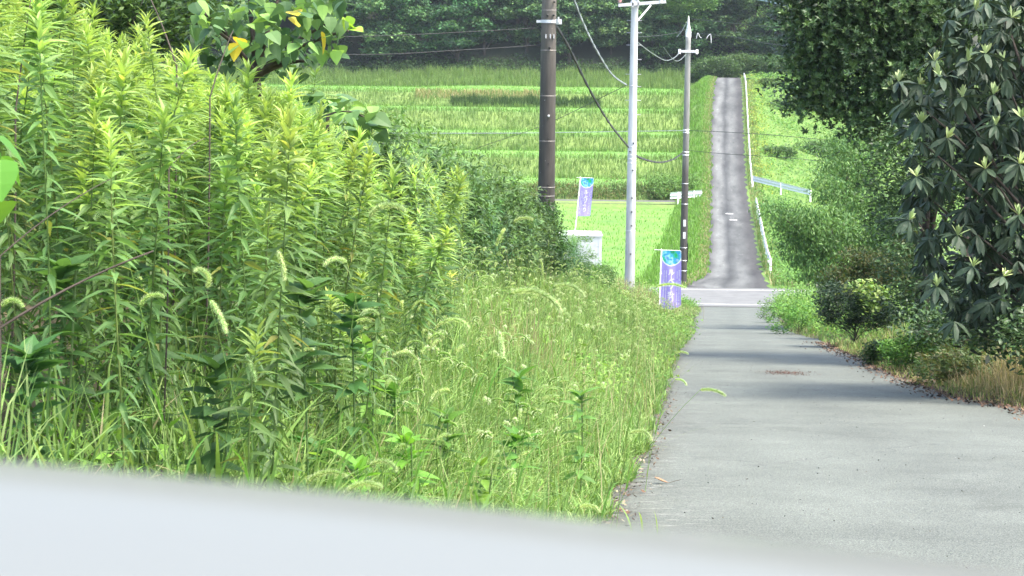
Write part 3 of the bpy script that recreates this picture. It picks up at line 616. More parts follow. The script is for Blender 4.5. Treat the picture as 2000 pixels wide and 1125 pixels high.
# thin the far ones, keep about 13 per square metre, 20 near
area_d = pts[:, 1]
grid_ = {}; keep = []
for i, (x, d) in enumerate(pts):
    cs = .15 if d < 12 else (.20 if d < 22 else .27); key = (cs, int(x / cs), int(d / cs))
    if key in grid_: continue
    grid_[key] = 1; keep.append(i)
pts = pts[keep]; pts = pts[np.argsort(pts[:, 1])]
def toph(x, d):
    """plant height: the thicket's top line, lower towards its roadside edge"""
    off = xl(d) - x - thick_edge(d); return np.interp(off, [-.5, .2, 1.0, 2.5], [.7, .88, 1.0, 1.08]) * np.interp(d, [5, 9, 14, 30, 46], [.98, 1.04, 1.0, 1.0, .9])
hs = toph(pts[:, 0], pts[:, 1]) * r.normal(1, .13, len(pts)) * (1 + .10 * wob(pts[:, 0] * 1.3, pts[:, 1] * 1.3))
zs = H(pts[:, 0], pts[:, 1])
CON = [(-400, -60), (0, -20), (100, 10), (200, 50), (300, 90), (380, 150), (450, 185), (540, 180), (600, 200), (650, 225), (720, 255), (800, 290), (870, 320), (950, 360), (1050, 400), (1200, 520)]
pxs_ = 1000 + pts[:, 0] / pts[:, 1] * F; row_ = np.interp(pxs_, *zip(*CON)) - 0.0122 * (pxs_ - 1000)
hc_ = (CZ - (row_ - 110) / F * pts[:, 1]) - zs
tall = r.random(len(pts)) < .4
hs = np.where(tall, np.clip(hc_ / 1.55 * r.uniform(.8, 1.0, len(pts)), hs, 1.5), hs)
mm_ = (pxs_ > 360) & (pxs_ < 680) & (pts[:, 1] > 7.5) & (pts[:, 1] < 12); hs = np.where(mm_, np.clip(hc_ / 1.55 * r.uniform(.82, 1.0, len(pts)), .6, 1.75), hs)
hs = np.minimum(hs, np.maximum(hc_ / 1.55 * r.uniform(.9, 1.02, len(pts)), .45))
inview = np.abs(pts[:, 0]) < .265 * pts[:, 1] + .2
order = np.concatenate([np.where(inview)[0], np.where(~inview)[0]])
NI = 275
protos = []
for i, (st, lv) in enumerate(GPROTO):
    t_ = thing('goldenrod_plant', 'tall leafy goldenrod stem with a yellow green tip in the dense roadside thicket', 'goldenrod', (0, 0, -50), 0, 'goldenrod stems massed in the thicket left of the road')
    obj('stem', mesh('stem', st, M_STEM, True), t_); obj('foliage', mesh('foliage', lv, M_WEED), t_); protos.append(t_)
for k, i in enumerate(order[:NI]):
    pr = protos[k % 10]; loc = (pts[i, 0], pts[i, 1], zs[i] - .03); s = hs[i]
    if k < 10: pr.location = loc; pr.rotation_euler = (r.normal(0, .05), 0, r.uniform(0, 6.28)); pr.scale = (1, 1, s)
    else: dup(pr, loc, r.uniform(0, 6.28), (1.1, 1.1, s), tilt=r.normal(0, .11))
rest = order[NI:]; gs = []
for j in range(8):
    ii = rest[j::8]; k = len(ii); M_ = rot(r.uniform(0, 6.28, k), r.normal(0, .05, k), 0, 1); M_[:, :, 2] *= hs[ii][:, None]
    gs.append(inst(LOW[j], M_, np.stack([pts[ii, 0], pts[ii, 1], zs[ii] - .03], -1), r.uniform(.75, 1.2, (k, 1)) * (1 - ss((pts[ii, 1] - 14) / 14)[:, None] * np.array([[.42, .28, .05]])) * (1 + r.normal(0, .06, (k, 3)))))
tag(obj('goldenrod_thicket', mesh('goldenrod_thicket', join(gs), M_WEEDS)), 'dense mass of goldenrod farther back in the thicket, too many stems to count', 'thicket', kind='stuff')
print('goldenrod', len(pts))
for k, (px, py, d) in enumerate(((505, 190, 9.6), (530, 205, 9.2), (548, 185, 10), (515, 235, 8.8), (490, 180, 9.9), (540, 250, 8.4), (560, 215, 9.3), (500, 270, 8.2), (585, 225, 10.4), (525, 165, 10.8), (470, 200, 9.0), (610, 240, 10.2), (640, 245, 11), (655, 262, 11.5), (625, 285, 9.5), (535, 300, 8.0), (520, 180, 10.2), (512, 215, 9.5))):
    b = at(px, py, d); g = float(H(b.x, d)); dup(protos[k % 10], (b.x, d, g), k, (1.1, 1.1, (b.z - g) / 1.56))
# individually placed goldenrod stems that stand out
def hero(px, py, d, lab, seed, tip=1.0, h=None):
    b = at(px, py, d); g = float(H(b.x, d)); hh = b.z - g; st, lv = goldenrod(seed, h=hh, n=int(60 * hh), tipk=tip)
    if tip > 1.2: lv = (lv[0], lv[1], lv[2] * np.array([1.15, 1, 1]))
    t_ = thing('goldenrod_plant', lab, 'goldenrod', (b.x, d, g)); obj('stem', mesh('stem', st, M_STEM, True), t_); obj('foliage', mesh('foliage', lv, M_WEED), t_)
hero(82, 45, 6.4, 'tallest goldenrod stem standing clear at the far left of the thicket', 301)
hero(230, 270, 6.0, 'goldenrod with a bright narrow tip just right of the tallest stem', 302)
hero(890, 530, 15, 'yellow tipped goldenrod above the foxtails at the edge of the thicket', 303, 1.35)
hero(530, 115, 13, 'dark green goldenrod below the heart leaved tree, left of a matching stem', 304, .25)
hero(572, 130, 13.5, 'dark green goldenrod stem right under the heart leaved branch tips', 305, .2)
hero(330, 40, 9, 'bright goldenrod tuft at the left of the heart leaved tree', 306, 1.1)
hero(860, 265, 30, 'goldenrod rising above the thicket just left of the brown pole view', 307, .4)
hero(470, 655, 6.2, 'short goldenrod in the shade at the lower left among grass blades', 308, .6)
# ------------------------------------------------------------------ foxtails
def foxhead(L=.085, a0=.3, a1=2.6, nb=420, seed=0, bw=.00045, wr=.0062):
    r = np.random.default_rng(seed); n = 14; th = np.linspace(a0, a1, n); dl = L / (n - 1); P = [np.zeros(3)]
    for i in range(n - 1): P.append(P[-1] + dl * np.array([math.sin(th[i]), 0, math.cos(th[i])]))
    P = np.array(P); tt = np.linspace(0, 1, n); rad = wr * np.minimum(1, np.minimum(tt / .12 + .35, (1 - tt) / .25 + .25))
    core = tube(P, rad * .75, 7, (.22, .36, .09)); core = (core[0], core[1], core[2] * r.uniform(.7, 1.3, (len(core[0]), 1)))
    u = r.uniform(0.02, 1, nb); idx = u * (n - 1); i0 = np.clip(idx.astype(int), 0, n - 2); f_ = (idx - i0)[:, None]; C_ = P[i0] * (1 - f_) + P[i0 + 1] * f_
    T_ = P[i0 + 1] - P[i0]; T_ /= np.linalg.norm(T_, axis=1)[:, None]; ph = r.uniform(0, 6.28, nb); B = np.array([0, 1, 0.]); Nn = np.cross(T_, B)
    D_ = np.cos(ph)[:, None] * B + np.sin(ph)[:, None] * Nn; dirv = D_ * .85 + T_ * .5; dirv /= np.linalg.norm(dirv, axis=1)[:, None]
    rb = np.interp(u, tt, rad)[:, None] * .6; ln = r.uniform(.006, .0115, nb)[:, None] * np.interp(u, [0, .9, 1], [1, 1, .7])[:, None]
    side = np.cross(dirv, T_); side /= np.linalg.norm(side, axis=1)[:, None] + 1e-9
    a = C_ + D_ * rb; e = a + dirv * ln; V = np.stack([a - side * bw, a + side * bw, e + side * bw * .3, e - side * bw * .3], 1).reshape(-1, 3)
    Q = np.arange(nb * 4).reshape(-1, 4); cc = np.array([.68, .80, .50]) * r.uniform(.8, 1.2, (nb, 1)); return join([core, (V, Q, np.repeat(cc, 4, 0))])
M_FSTEM = leafmat('foxtail stem', .2, .5, .4, .15, .01)
def blade(L=.3, W=.012, bend=1.2, n=5, a0=.25, col=(.12, .27, .05), twist=0):
    th = a0 + bend * np.linspace(0, 1, n + 1) ** 1.5; P = np.zeros((n + 1, 3)); dl = L / n
    for i in range(n): P[i + 1] = P[i] + dl * np.array([math.sin(th[i]), 0, math.cos(th[i])])
    w_ = W / 2 * np.array([.75, 1, .95, .8, .5, .08])[:n + 1] if n == 5 else W / 2 * np.interp(np.linspace(0, 1, n + 1), [0, .25, .7, 1], [.7, 1, .75, .08])
    ph = twist * np.linspace(0, 1, n + 1); sx_ = np.stack([np.sin(ph) * .6, np.cos(ph), 0 * ph], -1)
    V = np.stack([P - sx_ * w_[:, None], P + sx_ * w_[:, None]], 1).reshape(-1, 3)
    Q = np.array([(2 * i, 2 * i + 1, 2 * i + 3, 2 * i + 2) for i in range(n)]); return V, Q, np.tile(np.array(col, float), (len(V), 1))
def foxtail(name_label, base, head, dirx, L=.085, a=(.3, 2.6), seed=0, az=None, nb=520, group=None, curve=.12):
    """one foxtail: Empty at its root > stem, leaf blade, seed head"""
    base, head = Vector(base), Vector(head); rel = head - base; az = (0 if dirx > 0 else math.pi) if az is None else az
    t_ = thing('foxtail', name_label, 'foxtail grass', base, 0, group)
    mid = Vector((rel.x * .25, rel.y * .3, rel.z * .62)); st = bez((0, 0, 0), mid, rel, 12); obj('stem', mesh('stem', tube(st, np.linspace(.0017, .0008, 12), 4, (.22, .36, .08)), M_FSTEM, True), t_)
    hd = obj('seed_head', mesh('seed_head', foxhead(L, a[0], a[1], nb, seed), M_HEAD), t_); hd.location = rel; hd.rotation_euler = (0, 0, az)
    lb = obj('leaf_blade', mesh('leaf_blade', blade(.22, .009, 1.3, 5, .4, (.13, .29, .05)), M_GRASS), t_); lb.location = st[5]; lb.rotation_euler = (0, 0, az + 1)
    return t_
HEROES = [  # px, py, d, dir, length m, (a0,a1), az offset, label
 (227, 433, 6.0, -1, .075, (.2, 2.9), .3, 'curled foxtail head bending left high among the goldenrod at far left'),
 (541, 488, 6.3, 1, .085, (2.7, 3.15), 0, 'foxtail head hanging straight down in front of the middle of the thicket'),
 (400, 562, 5.8, -1, .078, (-.9, 2.3), .2, 'foxtail head arching left, just above a drooping one'),
 (410, 586, 5.4, 1, .085, (2.5, 2.9), 0, 'drooping foxtail head just below the left arching one'),
 (678, 513, 6.8, -1, .078, (.9, 2.7), 0, 'foxtail head curving left over the thicket edge'),
 (722, 425, 5.0, 1, .088, (.5, 2.3), 0, 'broad arching foxtail head lit against the thicket above the others'),
 (1003, 435, 9.0, 1, .082, (.8, 2.1), 0, 'small foxtail head arching right beside the dark bush'),
 (968, 482, 9.0, 1, .08, (.35, .55), 0, 'upright foxtail head tilting right near the dark bush'),
 (994, 575, 4.7, 1, .125, (1.15, 2.75), 0, 'largest foxtail head sweeping right in the middle of the grass'),
 (1080, 562, 6.4, 1, .1, (1.1, 2.7), 0, 'big foxtail head arching right, next after the largest one'),
 (868, 628, 7.0, 1, .085, (1.1, 2.7), 0, 'pale foxtail head arching right at the left end of the foxtail patch'),
 (973, 645, 7.0, 1, .085, (2.85, 3.1), 0, 'foxtail head hanging down left of the straw coloured stems'),
 (740, 617, 8.0, -1, .075, (.5, 2.8), 0, 'small curled foxtail head in the dark gap of the thicket edge'),
 (645, 712, 8.6, -1, .07, (-.3, 2.4), 0, 'little foxtail head peeping out above the broad weed leaves'),
 (815, 705, 7.0, -1, .085, (.6, 2.2), .3, 'fuzzy foxtail head facing left above the near grass'),
 (880, 765, 7.2, -1, .08, (1.2, 2.9), .4, 'pale foxtail head drooping in the middle of the near grass'),
 (598, 948, 5.2, 1, .105, (.6, 2.2), 0, 'bright green foxtail head arching just above the car bonnet'),
 (722, 912, 5.9, 1, .085, (.7, 2.9), 0, 'bright foxtail head curving down beside the car bonnet'),
 (672, 968, 4.8, 1, .09, (.6, 2.2), 0, 'foxtail head mostly sunk behind the edge of the car bonnet'),
 (1232, 847, 8.2, 1, .092, (.9, 3.0), 0, 'foxtail head nodding over the left edge of the pale road'),
 (1367, 762, 8.4, 1, .10, (1.35, 2.3), 0, 'lone foxtail head reaching far out over the pale road'),
 (1282, 560, 9.0, 1, .115, (1.2, 2.05), 0, 'long foxtail head arching in front of the nearer purple banner'),
 (1130, 993, 7.6, 1, .08, (.9, 2.7), 0, 'lowest foxtail head at the road edge by the bonnet'),
 (4, 600, 6.0, 1, .07, (.4, 2.9), 0, 'foxtail head cut by the left edge of the view'),
 (1318, 690, 14, 1, .085, (1.1, 2.2), 0, 'small foxtail head poking out over the middle of the road edge'),
 (1318, 742, 13, 1, .08, (1.2, 2.9), 0, 'tiny nodding foxtail head against the road surface'),
 (275, 598, 6.3, 1, .08, (.3, 2.2), 0, 'washed out foxtail head among grass blades at left'),
 (935, 550, 11, 1, .09, (.4, 2.8), 0, 'looping foxtail head over the yellow tipped goldenrod'),
 (1058, 535, 13, -1, .085, (-.2, .5), 0, 'reddish upright foxtail head at the foot of the dark bush'),
 (480, 690, 6.2, 1, .08, (2.7, 2.9), 0, 'brownish hanging foxtail head among long blades'),
]
for i, (px, py, d, dx, L, a, az, lab) in enumerate(HEROES):
    h_ = at(px, py, d); bx = h_.x - dx * .16; by = d + .25
    if px == 1367: bx = h_.x - .42; by = d + .5
    if px == 994: bx = h_.x - .55
    foxtail(lab, (bx, by, float(H(bx, by))), h_, dx, L * 1.15, a, i + 1, (0 if dx > 0 else math.pi) + az, 900)
FP = []
for i in range(8):
    hgt = .80 + .06 * (i % 4); a = [(.4, 2.3), (.8, 2.7), (.2, 1.9), (1.0, 2.9), (.1, .8), (.6, 2.5), (.5, 2.1), (-.1, 1.4)][i]
    t_ = foxtail('one of many foxtail heads arching in the roadside grass', (0, 0, 0), (.08, 0, hgt), 1, .088 + .009 * (i % 4), a, 50 + i, 0, 300, 'foxtails crowding the roadside grass'); FP.append(t_)
FPG = [join([foxhead(.085, *[(.4, 2.3), (.8, 2.7), (.2, 1.9), (1.0, 2.9)][i], 90, 70 + i, .0014, .007)]) for i in range(4)]
r = np.random.default_rng(11); k = 0
while k < 262:
    d = 7.5 + 37 * r.random() ** 1.15; e = thick_edge(d); off = .25 + (e + .5) * r.random() ** .85; x = float(xl(d)) - off
    if abs(x) > .27 * d: continue
    z = float(H(x, d)) - .02; az = r.normal(.1, .9) + (math.pi if r.random() < .2 else 0); s = r.uniform(.78, 1.12)
    if off < .6: s *= .75
    pr = FP[k % 8]
    if k < 8: pr.location = (x, d, z); pr.rotation_euler = (0, 0, az)
    else: dup(pr, (x, d, z), az, s, tilt=r.normal(0, .12))
    k += 1
r = np.random.default_rng(12); k = 1100; d = 9 + 52 * r.random(k); e = thick_edge(d); off = .2 + (e + .4) * r.random(k); x = xl(d) - off; gs = []
hh = r.uniform(.65, .95, k) * np.where(off < .6, .75, 1) * np.interp(d, [20, 42, 90], [1, .62, .55]); z = H(x, d)
for j in range(4):
    s = slice(j, k, 4); gs.append(inst(FPG[j], rot(r.normal(.1, 1.0, len(x[s]))) * r.uniform(.9, 1.3, len(x[s]))[:, None, None], np.stack([x[s], d[s], z[s] + hh[s]], -1), np.ones((len(x[s]), 3))))
v_, q_, c_ = box(-.001, .001, -.001, .001, 0, 1, (.25, .36, .1)); M_ = rot(0 * x); M_[:, 2, 2] = hh; gs.append(inst((v_, q_, c_), M_, np.stack([x, d, z], -1), np.ones((k, 3))))
tag(obj('foxtail_patch', mesh('foxtail_patch', join([(g_[0], g_[1], np.minimum(g_[2] * 1.25, .95)) for g_ in gs]), M_HEAD)), 'hazy mass of small foxtail heads farther along the roadside grass', 'foxtail grass', kind='stuff')
# ------------------------------------------------------------------ roadside grass
def grassmass(n, region, hrange, wrange, cols, seed, bends=(.3, 1.6), a0=(0, .4), nseg=4, hfun=None, szfun=None):
    r = np.random.default_rng(seed); T = [blade(1, 1, b_, nseg, a_, (1, 1, 1), 0) for b_, a_, tw in zip(np.linspace(*bends, 8), np.linspace(*a0, 8)[[3, 0, 6, 1, 7, 2, 5, 4]], np.linspace(-1, 1, 8))]
    x, y = region(r, n); z = H(x, y) if hfun is None else hfun(x, y); n = len(x); h = r.uniform(*hrange, n) * (1 if szfun is None else szfun(x, y)) * (1 + .35 * wob(x * 2.3, y * 1.4 + seed)); wd = r.uniform(*wrange, n)
    cols = np.array(cols); jv = .25 if y.min() < 95 else .12; c = cols[r.integers(0, len(cols), n)] * r.uniform(1 - jv, 1 + jv, (n, 1)); out = []
    for j in range(8):
        s = slice(j, n, 8); v, q, cc = T[j]; az = r.uniform(0, 6.28, len(x[s]))
        M_ = rot(az, r.normal(0, .12 if y.min() > 95 else .24, len(az)), 0, 1) * h[s][:, None, None]; M_[:, :, 1] *= (wd[s] / h[s])[:, None]
        out.append(inst(T[j], M_, np.stack([x[s], y[s], z[s] - .01], -1), c[s]))
    return join(out)
def leafcover(n, region, hr, sz, cols, seed, per=7, m=M_FIELD, LW=.5, hsc=1):
    r = np.random.default_rng(seed); x, y = region(r, n); z = H(x, y); k = len(x); h = r.uniform(*hr, k); cols = np.array(cols); h = h * (1 + .5 * wob(x * 1.1, y * .8)) * hsc
    P = np.repeat(np.stack([x, y, z], -1), per, 0); P = P + np.stack([r.normal(0, sz[1] * 1.2, k * per), r.normal(0, sz[1] * 1.2, k * per), np.repeat(h, per) * r.random(k * per) ** .6], -1)
    c = np.repeat(cols[r.integers(0, len(cols), k)] * r.uniform(.7, 1.3, (k, 1)), per, 0) * r.uniform(.8, 1.2, (k * per, 1))
    T = leaf(1, LW, .2, 0, ([0, .5, 1], [.3, 1, .1]), False); return leaves(T, r.uniform(0, 6.28, k * per), r.normal(.1, .5, k * per), r.normal(0, .4, k * per), r.uniform(*sz, k * per), P, c)
WG = [(.13, .27, .06), (.17, .34, .07), (.10, .22, .05), (.24, .4, .09)]
GREENS = [(.14, .26, .07), (.20, .34, .09), (.26, .40, .12), (.11, .21, .06), (.32, .44, .16)]
STRAW = [(.42, .38, .22), (.34, .30, .17), (.26, .33, .13)]
def reg_left(d0, d1, pw, emax=1.0, lo=-.05):
    def f(r, n):
        d = d0 + (d1 - d0) * r.random(n) ** pw; e = thick_edge(d) * emax + .6; off = lo + r.random(n) ** 1.1 * e; x = xl(d) - off + .13 * wob(d * 2.3, d * 1.7 + off); k = np.abs(x) < .28 * d + .3; return x[k], d[k]
    return f
szl = lambda x, y: (.35 + .75 * ss((xl(y) - x) / .9)) * np.interp(y, [20, 42, 90], [1, .55, .5])
g1_ = grassmass(30000, reg_left(5.0, 18, .8), (.3, .72), (.006, .014), GREENS * 5 + STRAW[:1], 21, (.6, 2.3), (0, .6), szfun=szl)
g2_ = grassmass(34000, reg_left(16, 52, .9), (.3, .66), (.008, .017), GREENS * 5 + STRAW[1:], 22, (.6, 2.2), (0, .6), szfun=szl, nseg=3)
g3_ = grassmass(14000, reg_left(48, 90, 1.0, 2.2), (.2, .48), (.012, .03), GREENS * 2 + STRAW[1:], 23, szfun=szl, nseg=3)
g5_ = grassmass(2600, reg_left(5.0, 40, .8, .95), (.6, .95), (.003, .005), STRAW[:1] + GREENS[1:5], 27, (.2, 1.5), (0, .5), nseg=5)
b5_ = leafcover(3600, reg_left(5.5, 24, .8, .95, .45), (.08, .4), (.03, .07), [(.2, .4, .06), (.15, .32, .05), (.26, .45, .09)], 28)
g4_ = grassmass(9000, reg_left(5.0, 18, .8, .75), (.2, .5), (.012, .022), GREENS, 24, szfun=szl)
tag(obj('roadside_grass', mesh('roadside_grass', join([g1_, g2_, g3_, g4_, g5_, b5_]), M_FIELD)), 'tangled green grass with straw stems along the left edge of the road', 'grass', kind='stuff')
# hanging straw patch
def reg_pt(cx_, cy_, sx_, sy_): return lambda r, n: (cx_ + r.normal(0, sx_, n), cy_ + r.normal(0, sy_, n))
b = at(1010, 700, 17)
tag(obj('straw_patch', mesh('straw_patch', join([grassmass(450, reg_pt(b.x, 17, .25, .6), (.5, .85), (.004, .008), STRAW, 25, (.1, .6)), grassmass(600, reg_pt(at(1200, 560, 62).x, 62, .8, 1.5), (.4, .8), (.012, .02), STRAW, 26, (.1, .6))]), M_FIELD)), 'pale dry straw stems standing in the green grass left of the road', 'dry grass', kind='stuff')
# broad long-bladed grass clumps
def clump(px, py, d, n, Lr, W, seed, lab, cols=GREENS[:3], bend=(.2, 1.6)):
    r = np.random.default_rng(seed); b = at(px, py, d); g = float(H(b.x, d)); k = n
    gs = [blade(r.uniform(*Lr), W * r.uniform(.7, 1.15), r.uniform(*bend), 9, r.uniform(.02, .45), np.array(cols[r.integers(0, len(cols))]) * r.uniform(.8, 1.2), r.normal(0, .8)) for _ in range(k)]
    out = []
    for q in gs: out.append(inst(q, rot(r.uniform(0, 6.28)), np.array([[r.normal(0, .05), r.normal(0, .05), 0]])))
    return tag(obj('grass_clump', mesh('grass_clump', join(out), M_GRASS, True)), lab, 'grass clump') if not setattr_loc(None) else None
def setattr_loc(_): return False
CL = [(430, 900, 6.6, 30, (.45, .95), .022, 'broad bladed grass clump beneath the goldenrod, left of centre'),
 (505, 905, 6.2, 28, (.5, 1.0), .023, 'upright broad grass clump rising just above the car bonnet'),
 (560, 930, 6.9, 22, (.5, .85), .016, 'broad bladed grass clump below the hanging foxtail'),
 (300, 890, 6.4, 22, (.4, .8), .013, 'dark grass clump in the shade at the lower left'),
 (130, 890, 6.3, 18, (.4, .85), .014, 'dark shaded grass clump at the far lower left'),
 (750, 950, 7.6, 30, (.4, .8), .021, 'bright grass clump among broad weeds by the bonnet'),
 (860, 960, 8.2, 32, (.4, .8), .021, 'bright arching grass clump in the near grass'),
 (960, 970, 8.6, 30, (.35, .75), .019, 'grass clump near the road corner above the bonnet'),
 (1060, 960, 9.6, 24, (.35, .65), .012, 'fine grass clump beside the dirt at the road edge'),
 (660, 930, 6.8, 20, (.5, .95), .015, 'long grass clump leaning across the thicket edge'),
 (1280, 850, 10.8, 3, (.2, .36), .012, 'few stiff grass blades sticking out over the road edge')]
for i, (px, py, d, n, Lr, W, lab) in enumerate(CL):
    b = at(px, py, d); o_ = clump(px, py, d, n, Lr, W, 400 + i, lab); o_.location = (b.x, d, float(H(b.x, d)) - .01)
# broadleaf weeds in the near grass
def weed(seed, h, n, LW, col, tiers=6):
    r = np.random.default_rng(seed); st = tube(bez((0, 0, 0), (.02, 0, h * .5), (r.normal(0, .04), r.normal(0, .04), h), 6), .004, 5, (.12, .2, .06), cap=False)
    t_ = np.sort(1 - .75 * r.random(n) ** 1.8); az = np.repeat(np.arange((n + 1) // 2) * 1.57, 2)[:n] + np.tile([0, math.pi], n)[:n] + r.normal(0, .3, n); el = np.interp(t_, [0, .8, 1], [0, .15, .6]) + r.normal(0, .2, n)
    P = np.stack([0 * t_, 0 * t_, t_ * h], -1); T = leaf(1, LW, .25, .2, ([0, .1, .3, .55, .8, 1], [.1, .6, 1, .8, .4, .03]), True)
    return st, leaves(T, az, el, r.normal(0, .25, n), r.uniform(.09, .15, n), P, np.array(col) * r.uniform(.8, 1.25, (n, 1)))
WD = [(720, 690, 9.2, .95, 22, 'broad leaved weed with pale pointed leaves below the curled foxtail', (.14, .3, .06)), (1015, 742, 12.5, .75, 20, 'broad leaved weed spreading flat leaves in the middle of the foxtails', (.13, .28, .06)),
 (1135, 765, 12.2, .65, 18, 'broad leaved weed nearest the road in the foxtail patch', (.12, .27, .06)), (800, 850, 8.3, .4, 24, 'low bright weed with wide leaves in the near grass', (.18, .36, .05)), (700, 900, 7.6, .35, 22, 'low bright weed next to the arching foxtail by the bonnet', (.18, .36, .05)),
 (940, 900, 9.0, .35, 22, 'low leafy weed beside the road corner grass', (.17, .34, .05)), (870, 800, 9.6, .5, 20, 'leafy weed at the centre of the near grass', (.13, .3, .05)), (1010, 850, 10.5, .4, 20, 'leafy weed near the dirt edge of the road', (.14, .3, .05)),
 (620, 860, 8.0, .5, 20, 'shaded broad leaved weed at the foot of the thicket', (.08, .2, .04)), (770, 760, 9.8, .6, 22, 'leafy weed between the thicket and the foxtails', (.1, .24, .05))]
for i, (px, py, d, h, n, lab, col) in enumerate(WD):
    b = at(px, py, d); g = float(H(b.x, d)); h = max(h, min(b.z - g, 1.1)); st, lv = weed(500 + i, h, int(n * 1.7), .42, col); t_ = thing('broadleaf_weed', lab, 'weed', (b.x, d, g - .02)); obj('stem', mesh('stem', st, M_STEM, True), t_); obj('foliage', mesh('foliage', lv, M_WEED), t_)
rw_ = np.random.default_rng(77)
WX = [('wide leaved weed deep in the shade under the tallest goldenrod', 120, 520, 6.6), ('wide leaved weed in the thicket left of the arching foxtail', 300, 480, 7.2), ('dark wide leaved weed low at the far left', 60, 700, 6.2), ('wide leaved weed among the goldenrod right of the hanging foxtail', 600, 560, 7.4), ('wide leaved weed at the thicket edge by the curling foxtail', 690, 590, 8.4), ('wide leaved weed low in the thicket below two foxtail heads', 420, 720, 6.5), ('wide leaved weed on the thicket edge above the yellow tipped goldenrod', 860, 500, 14), ('slender wide leaved weed in the upper thicket left of the heart leaved tree', 280, 250, 8.5)]
for i, (lab, px, py, d) in enumerate(WX):
    b = at(px, py, d); g = float(H(b.x, d)); st, lv = weed(560 + i, b.z - g, 46, .5, (.075, .17, .05)); t_ = thing('broadleaf_weed', lab, 'weed', (b.x, d, g)); obj('stem', mesh('stem', st, M_STEM, True), t_); obj('foliage', mesh('foliage', lv, M_WEED), t_)
# ------------------------------------------------------------------ heart-leaved tree, top left
def branchy(root, tips, r0, mname='limb', bark=M_BARK, name='branch', parent=None):
    for tp in tips:
        mid = [(root[i] + tp[i]) / 2 for i in range(3)]; mid[2] += .1 * (tp[2] - root[2]) + .05
        obj(name, mesh(name, tube(bez(root, mid, tp, 8), np.linspace(r0, r0 * .3, 8), 6), bark, True), parent)
r = np.random.default_rng(31)
d0 = 11.5; rb = at(500, 250, d0); gz = float(H(rb.x, d0)); ht = thing('broadleaf_tree', 'young tree with heart shaped leaves, a few of them yellow, leaning in at top left', 'tree', (rb.x, d0, gz))
O_ = np.array(ht.location); loc_ = lambda px, py, d: np.array(at(px, py, d)) - O_
obj('trunk', mesh('trunk', tube(bez((0, 0, -.1), (.1, .1, 1.0), loc_(500, 150, 10.6), 10), np.linspace(.04, .022, 10), 8), M_BARK, True), ht)
tips = [loc_(660, 40, 10), loc_(620, 120, 10.2), loc_(560, -40, 10.6), loc_(420, 60, 10.2), loc_(680, 60, 9.9), loc_(480, -60, 10.8), loc_(390, 20, 10.4)]
branchy(loc_(500, 150, 10.6), tips, .018, parent=ht)
hc = []
Th = leaf(1, .82, .15, .12, HEART, True)
def bunch(pxs, pys, n, d, s=(.055, .10), el=(-.7, .55), cols=((.08, .16, .065), (.13, .24, .08), (.23, .40, .10)), wt=(.5, .3, .2), O=O_):
    px = r.uniform(*pxs, n); py = r.uniform(*pys, n); dd = r.normal(d, .25, n); P = np.array([np.array(at(a_, b_, c_)) for a_, b_, c_ in zip(px, py, dd)]) - O
    ci = r.choice(3, n, p=wt); return leaves(Th, r.uniform(0, 6.28, n), r.normal(el[0], el[1], n), r.normal(0, .3, n), r.uniform(*s, n), P, np.array(cols)[ci] * r.uniform(.8, 1.2, (n, 1)))
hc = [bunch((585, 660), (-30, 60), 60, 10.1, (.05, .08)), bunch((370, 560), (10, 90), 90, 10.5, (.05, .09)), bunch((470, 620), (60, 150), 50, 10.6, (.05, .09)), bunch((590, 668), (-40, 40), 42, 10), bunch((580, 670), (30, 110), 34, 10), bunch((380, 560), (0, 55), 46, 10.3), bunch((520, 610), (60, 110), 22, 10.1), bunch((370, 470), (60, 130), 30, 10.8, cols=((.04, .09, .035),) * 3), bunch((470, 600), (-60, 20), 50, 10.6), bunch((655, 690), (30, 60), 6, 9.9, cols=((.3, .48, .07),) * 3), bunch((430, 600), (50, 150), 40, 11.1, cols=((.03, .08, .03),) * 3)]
obj('crown', mesh('crown', join(hc), M_TREE), ht)
for k, (px, py, el, sz) in enumerate(((572, 22, -.1, .10), (566, 34, -.6, .08), (628, 62, -1.35, .11), (466, 74, -.5, .09), (462, 84, -1.2, .09))):
    P = loc_(px, py, 9.85)[None]; obj('yellow_leaf', mesh('yellow_leaf', leaves(Th, [R(-70 + 50 * k)], [el], [.2], [sz], P, [(.75, .60, .07)]), M_TREE), ht)
# low branch with broad leaves, right of the thicket top
bb = at(640, 260, 13); g = float(H(bb.x, 13)); kt = thing('broadleaf_shrub', 'shrub with wide green leaves reaching out of the thicket towards the fields', 'shrub', (bb.x, 13, g)); O2 = np.array(kt.location)
obj('stem', mesh('stem', join([tube(bez((0, 0, 0), (0, 0, 1.2), np.array(at(640, 225, 13)) - O2, 8), .012, 5), tube(bez(np.array(at(640, 225, 13)) - O2, np.array(at(690, 200, 13)) - O2, np.array(at(745, 255, 13)) - O2, 8), .006, 5)]), M_BARK, True), kt)
obj('foliage', mesh('foliage', join([bunch((600, 690), (185, 225), 26, 13, (.1, .15), (-.2, .35), O=O2), bunch((670, 760), (205, 260), 26, 13, (.1, .15), (-.4, .35), O=O2), bunch((690, 740), (240, 285), 10, 13, (.1, .16), (-.6, .3), O=O2)]), M_TREE), kt)
bb = at(8, 300, 5.6); vt = thing('broadleaf_shrub', 'wide bright leaves hanging in at the far left edge of the view', 'shrub', (bb.x - .1, 5.6, float(H(bb.x, 5.6)))); O3 = np.array(vt.location)
obj('stem', mesh('stem', tube(bez((0, 0, 0), (0, 0, .8), np.array(at(-10, 250, 5.6)) - O3, 8), .008, 5), M_STEM, True), vt)
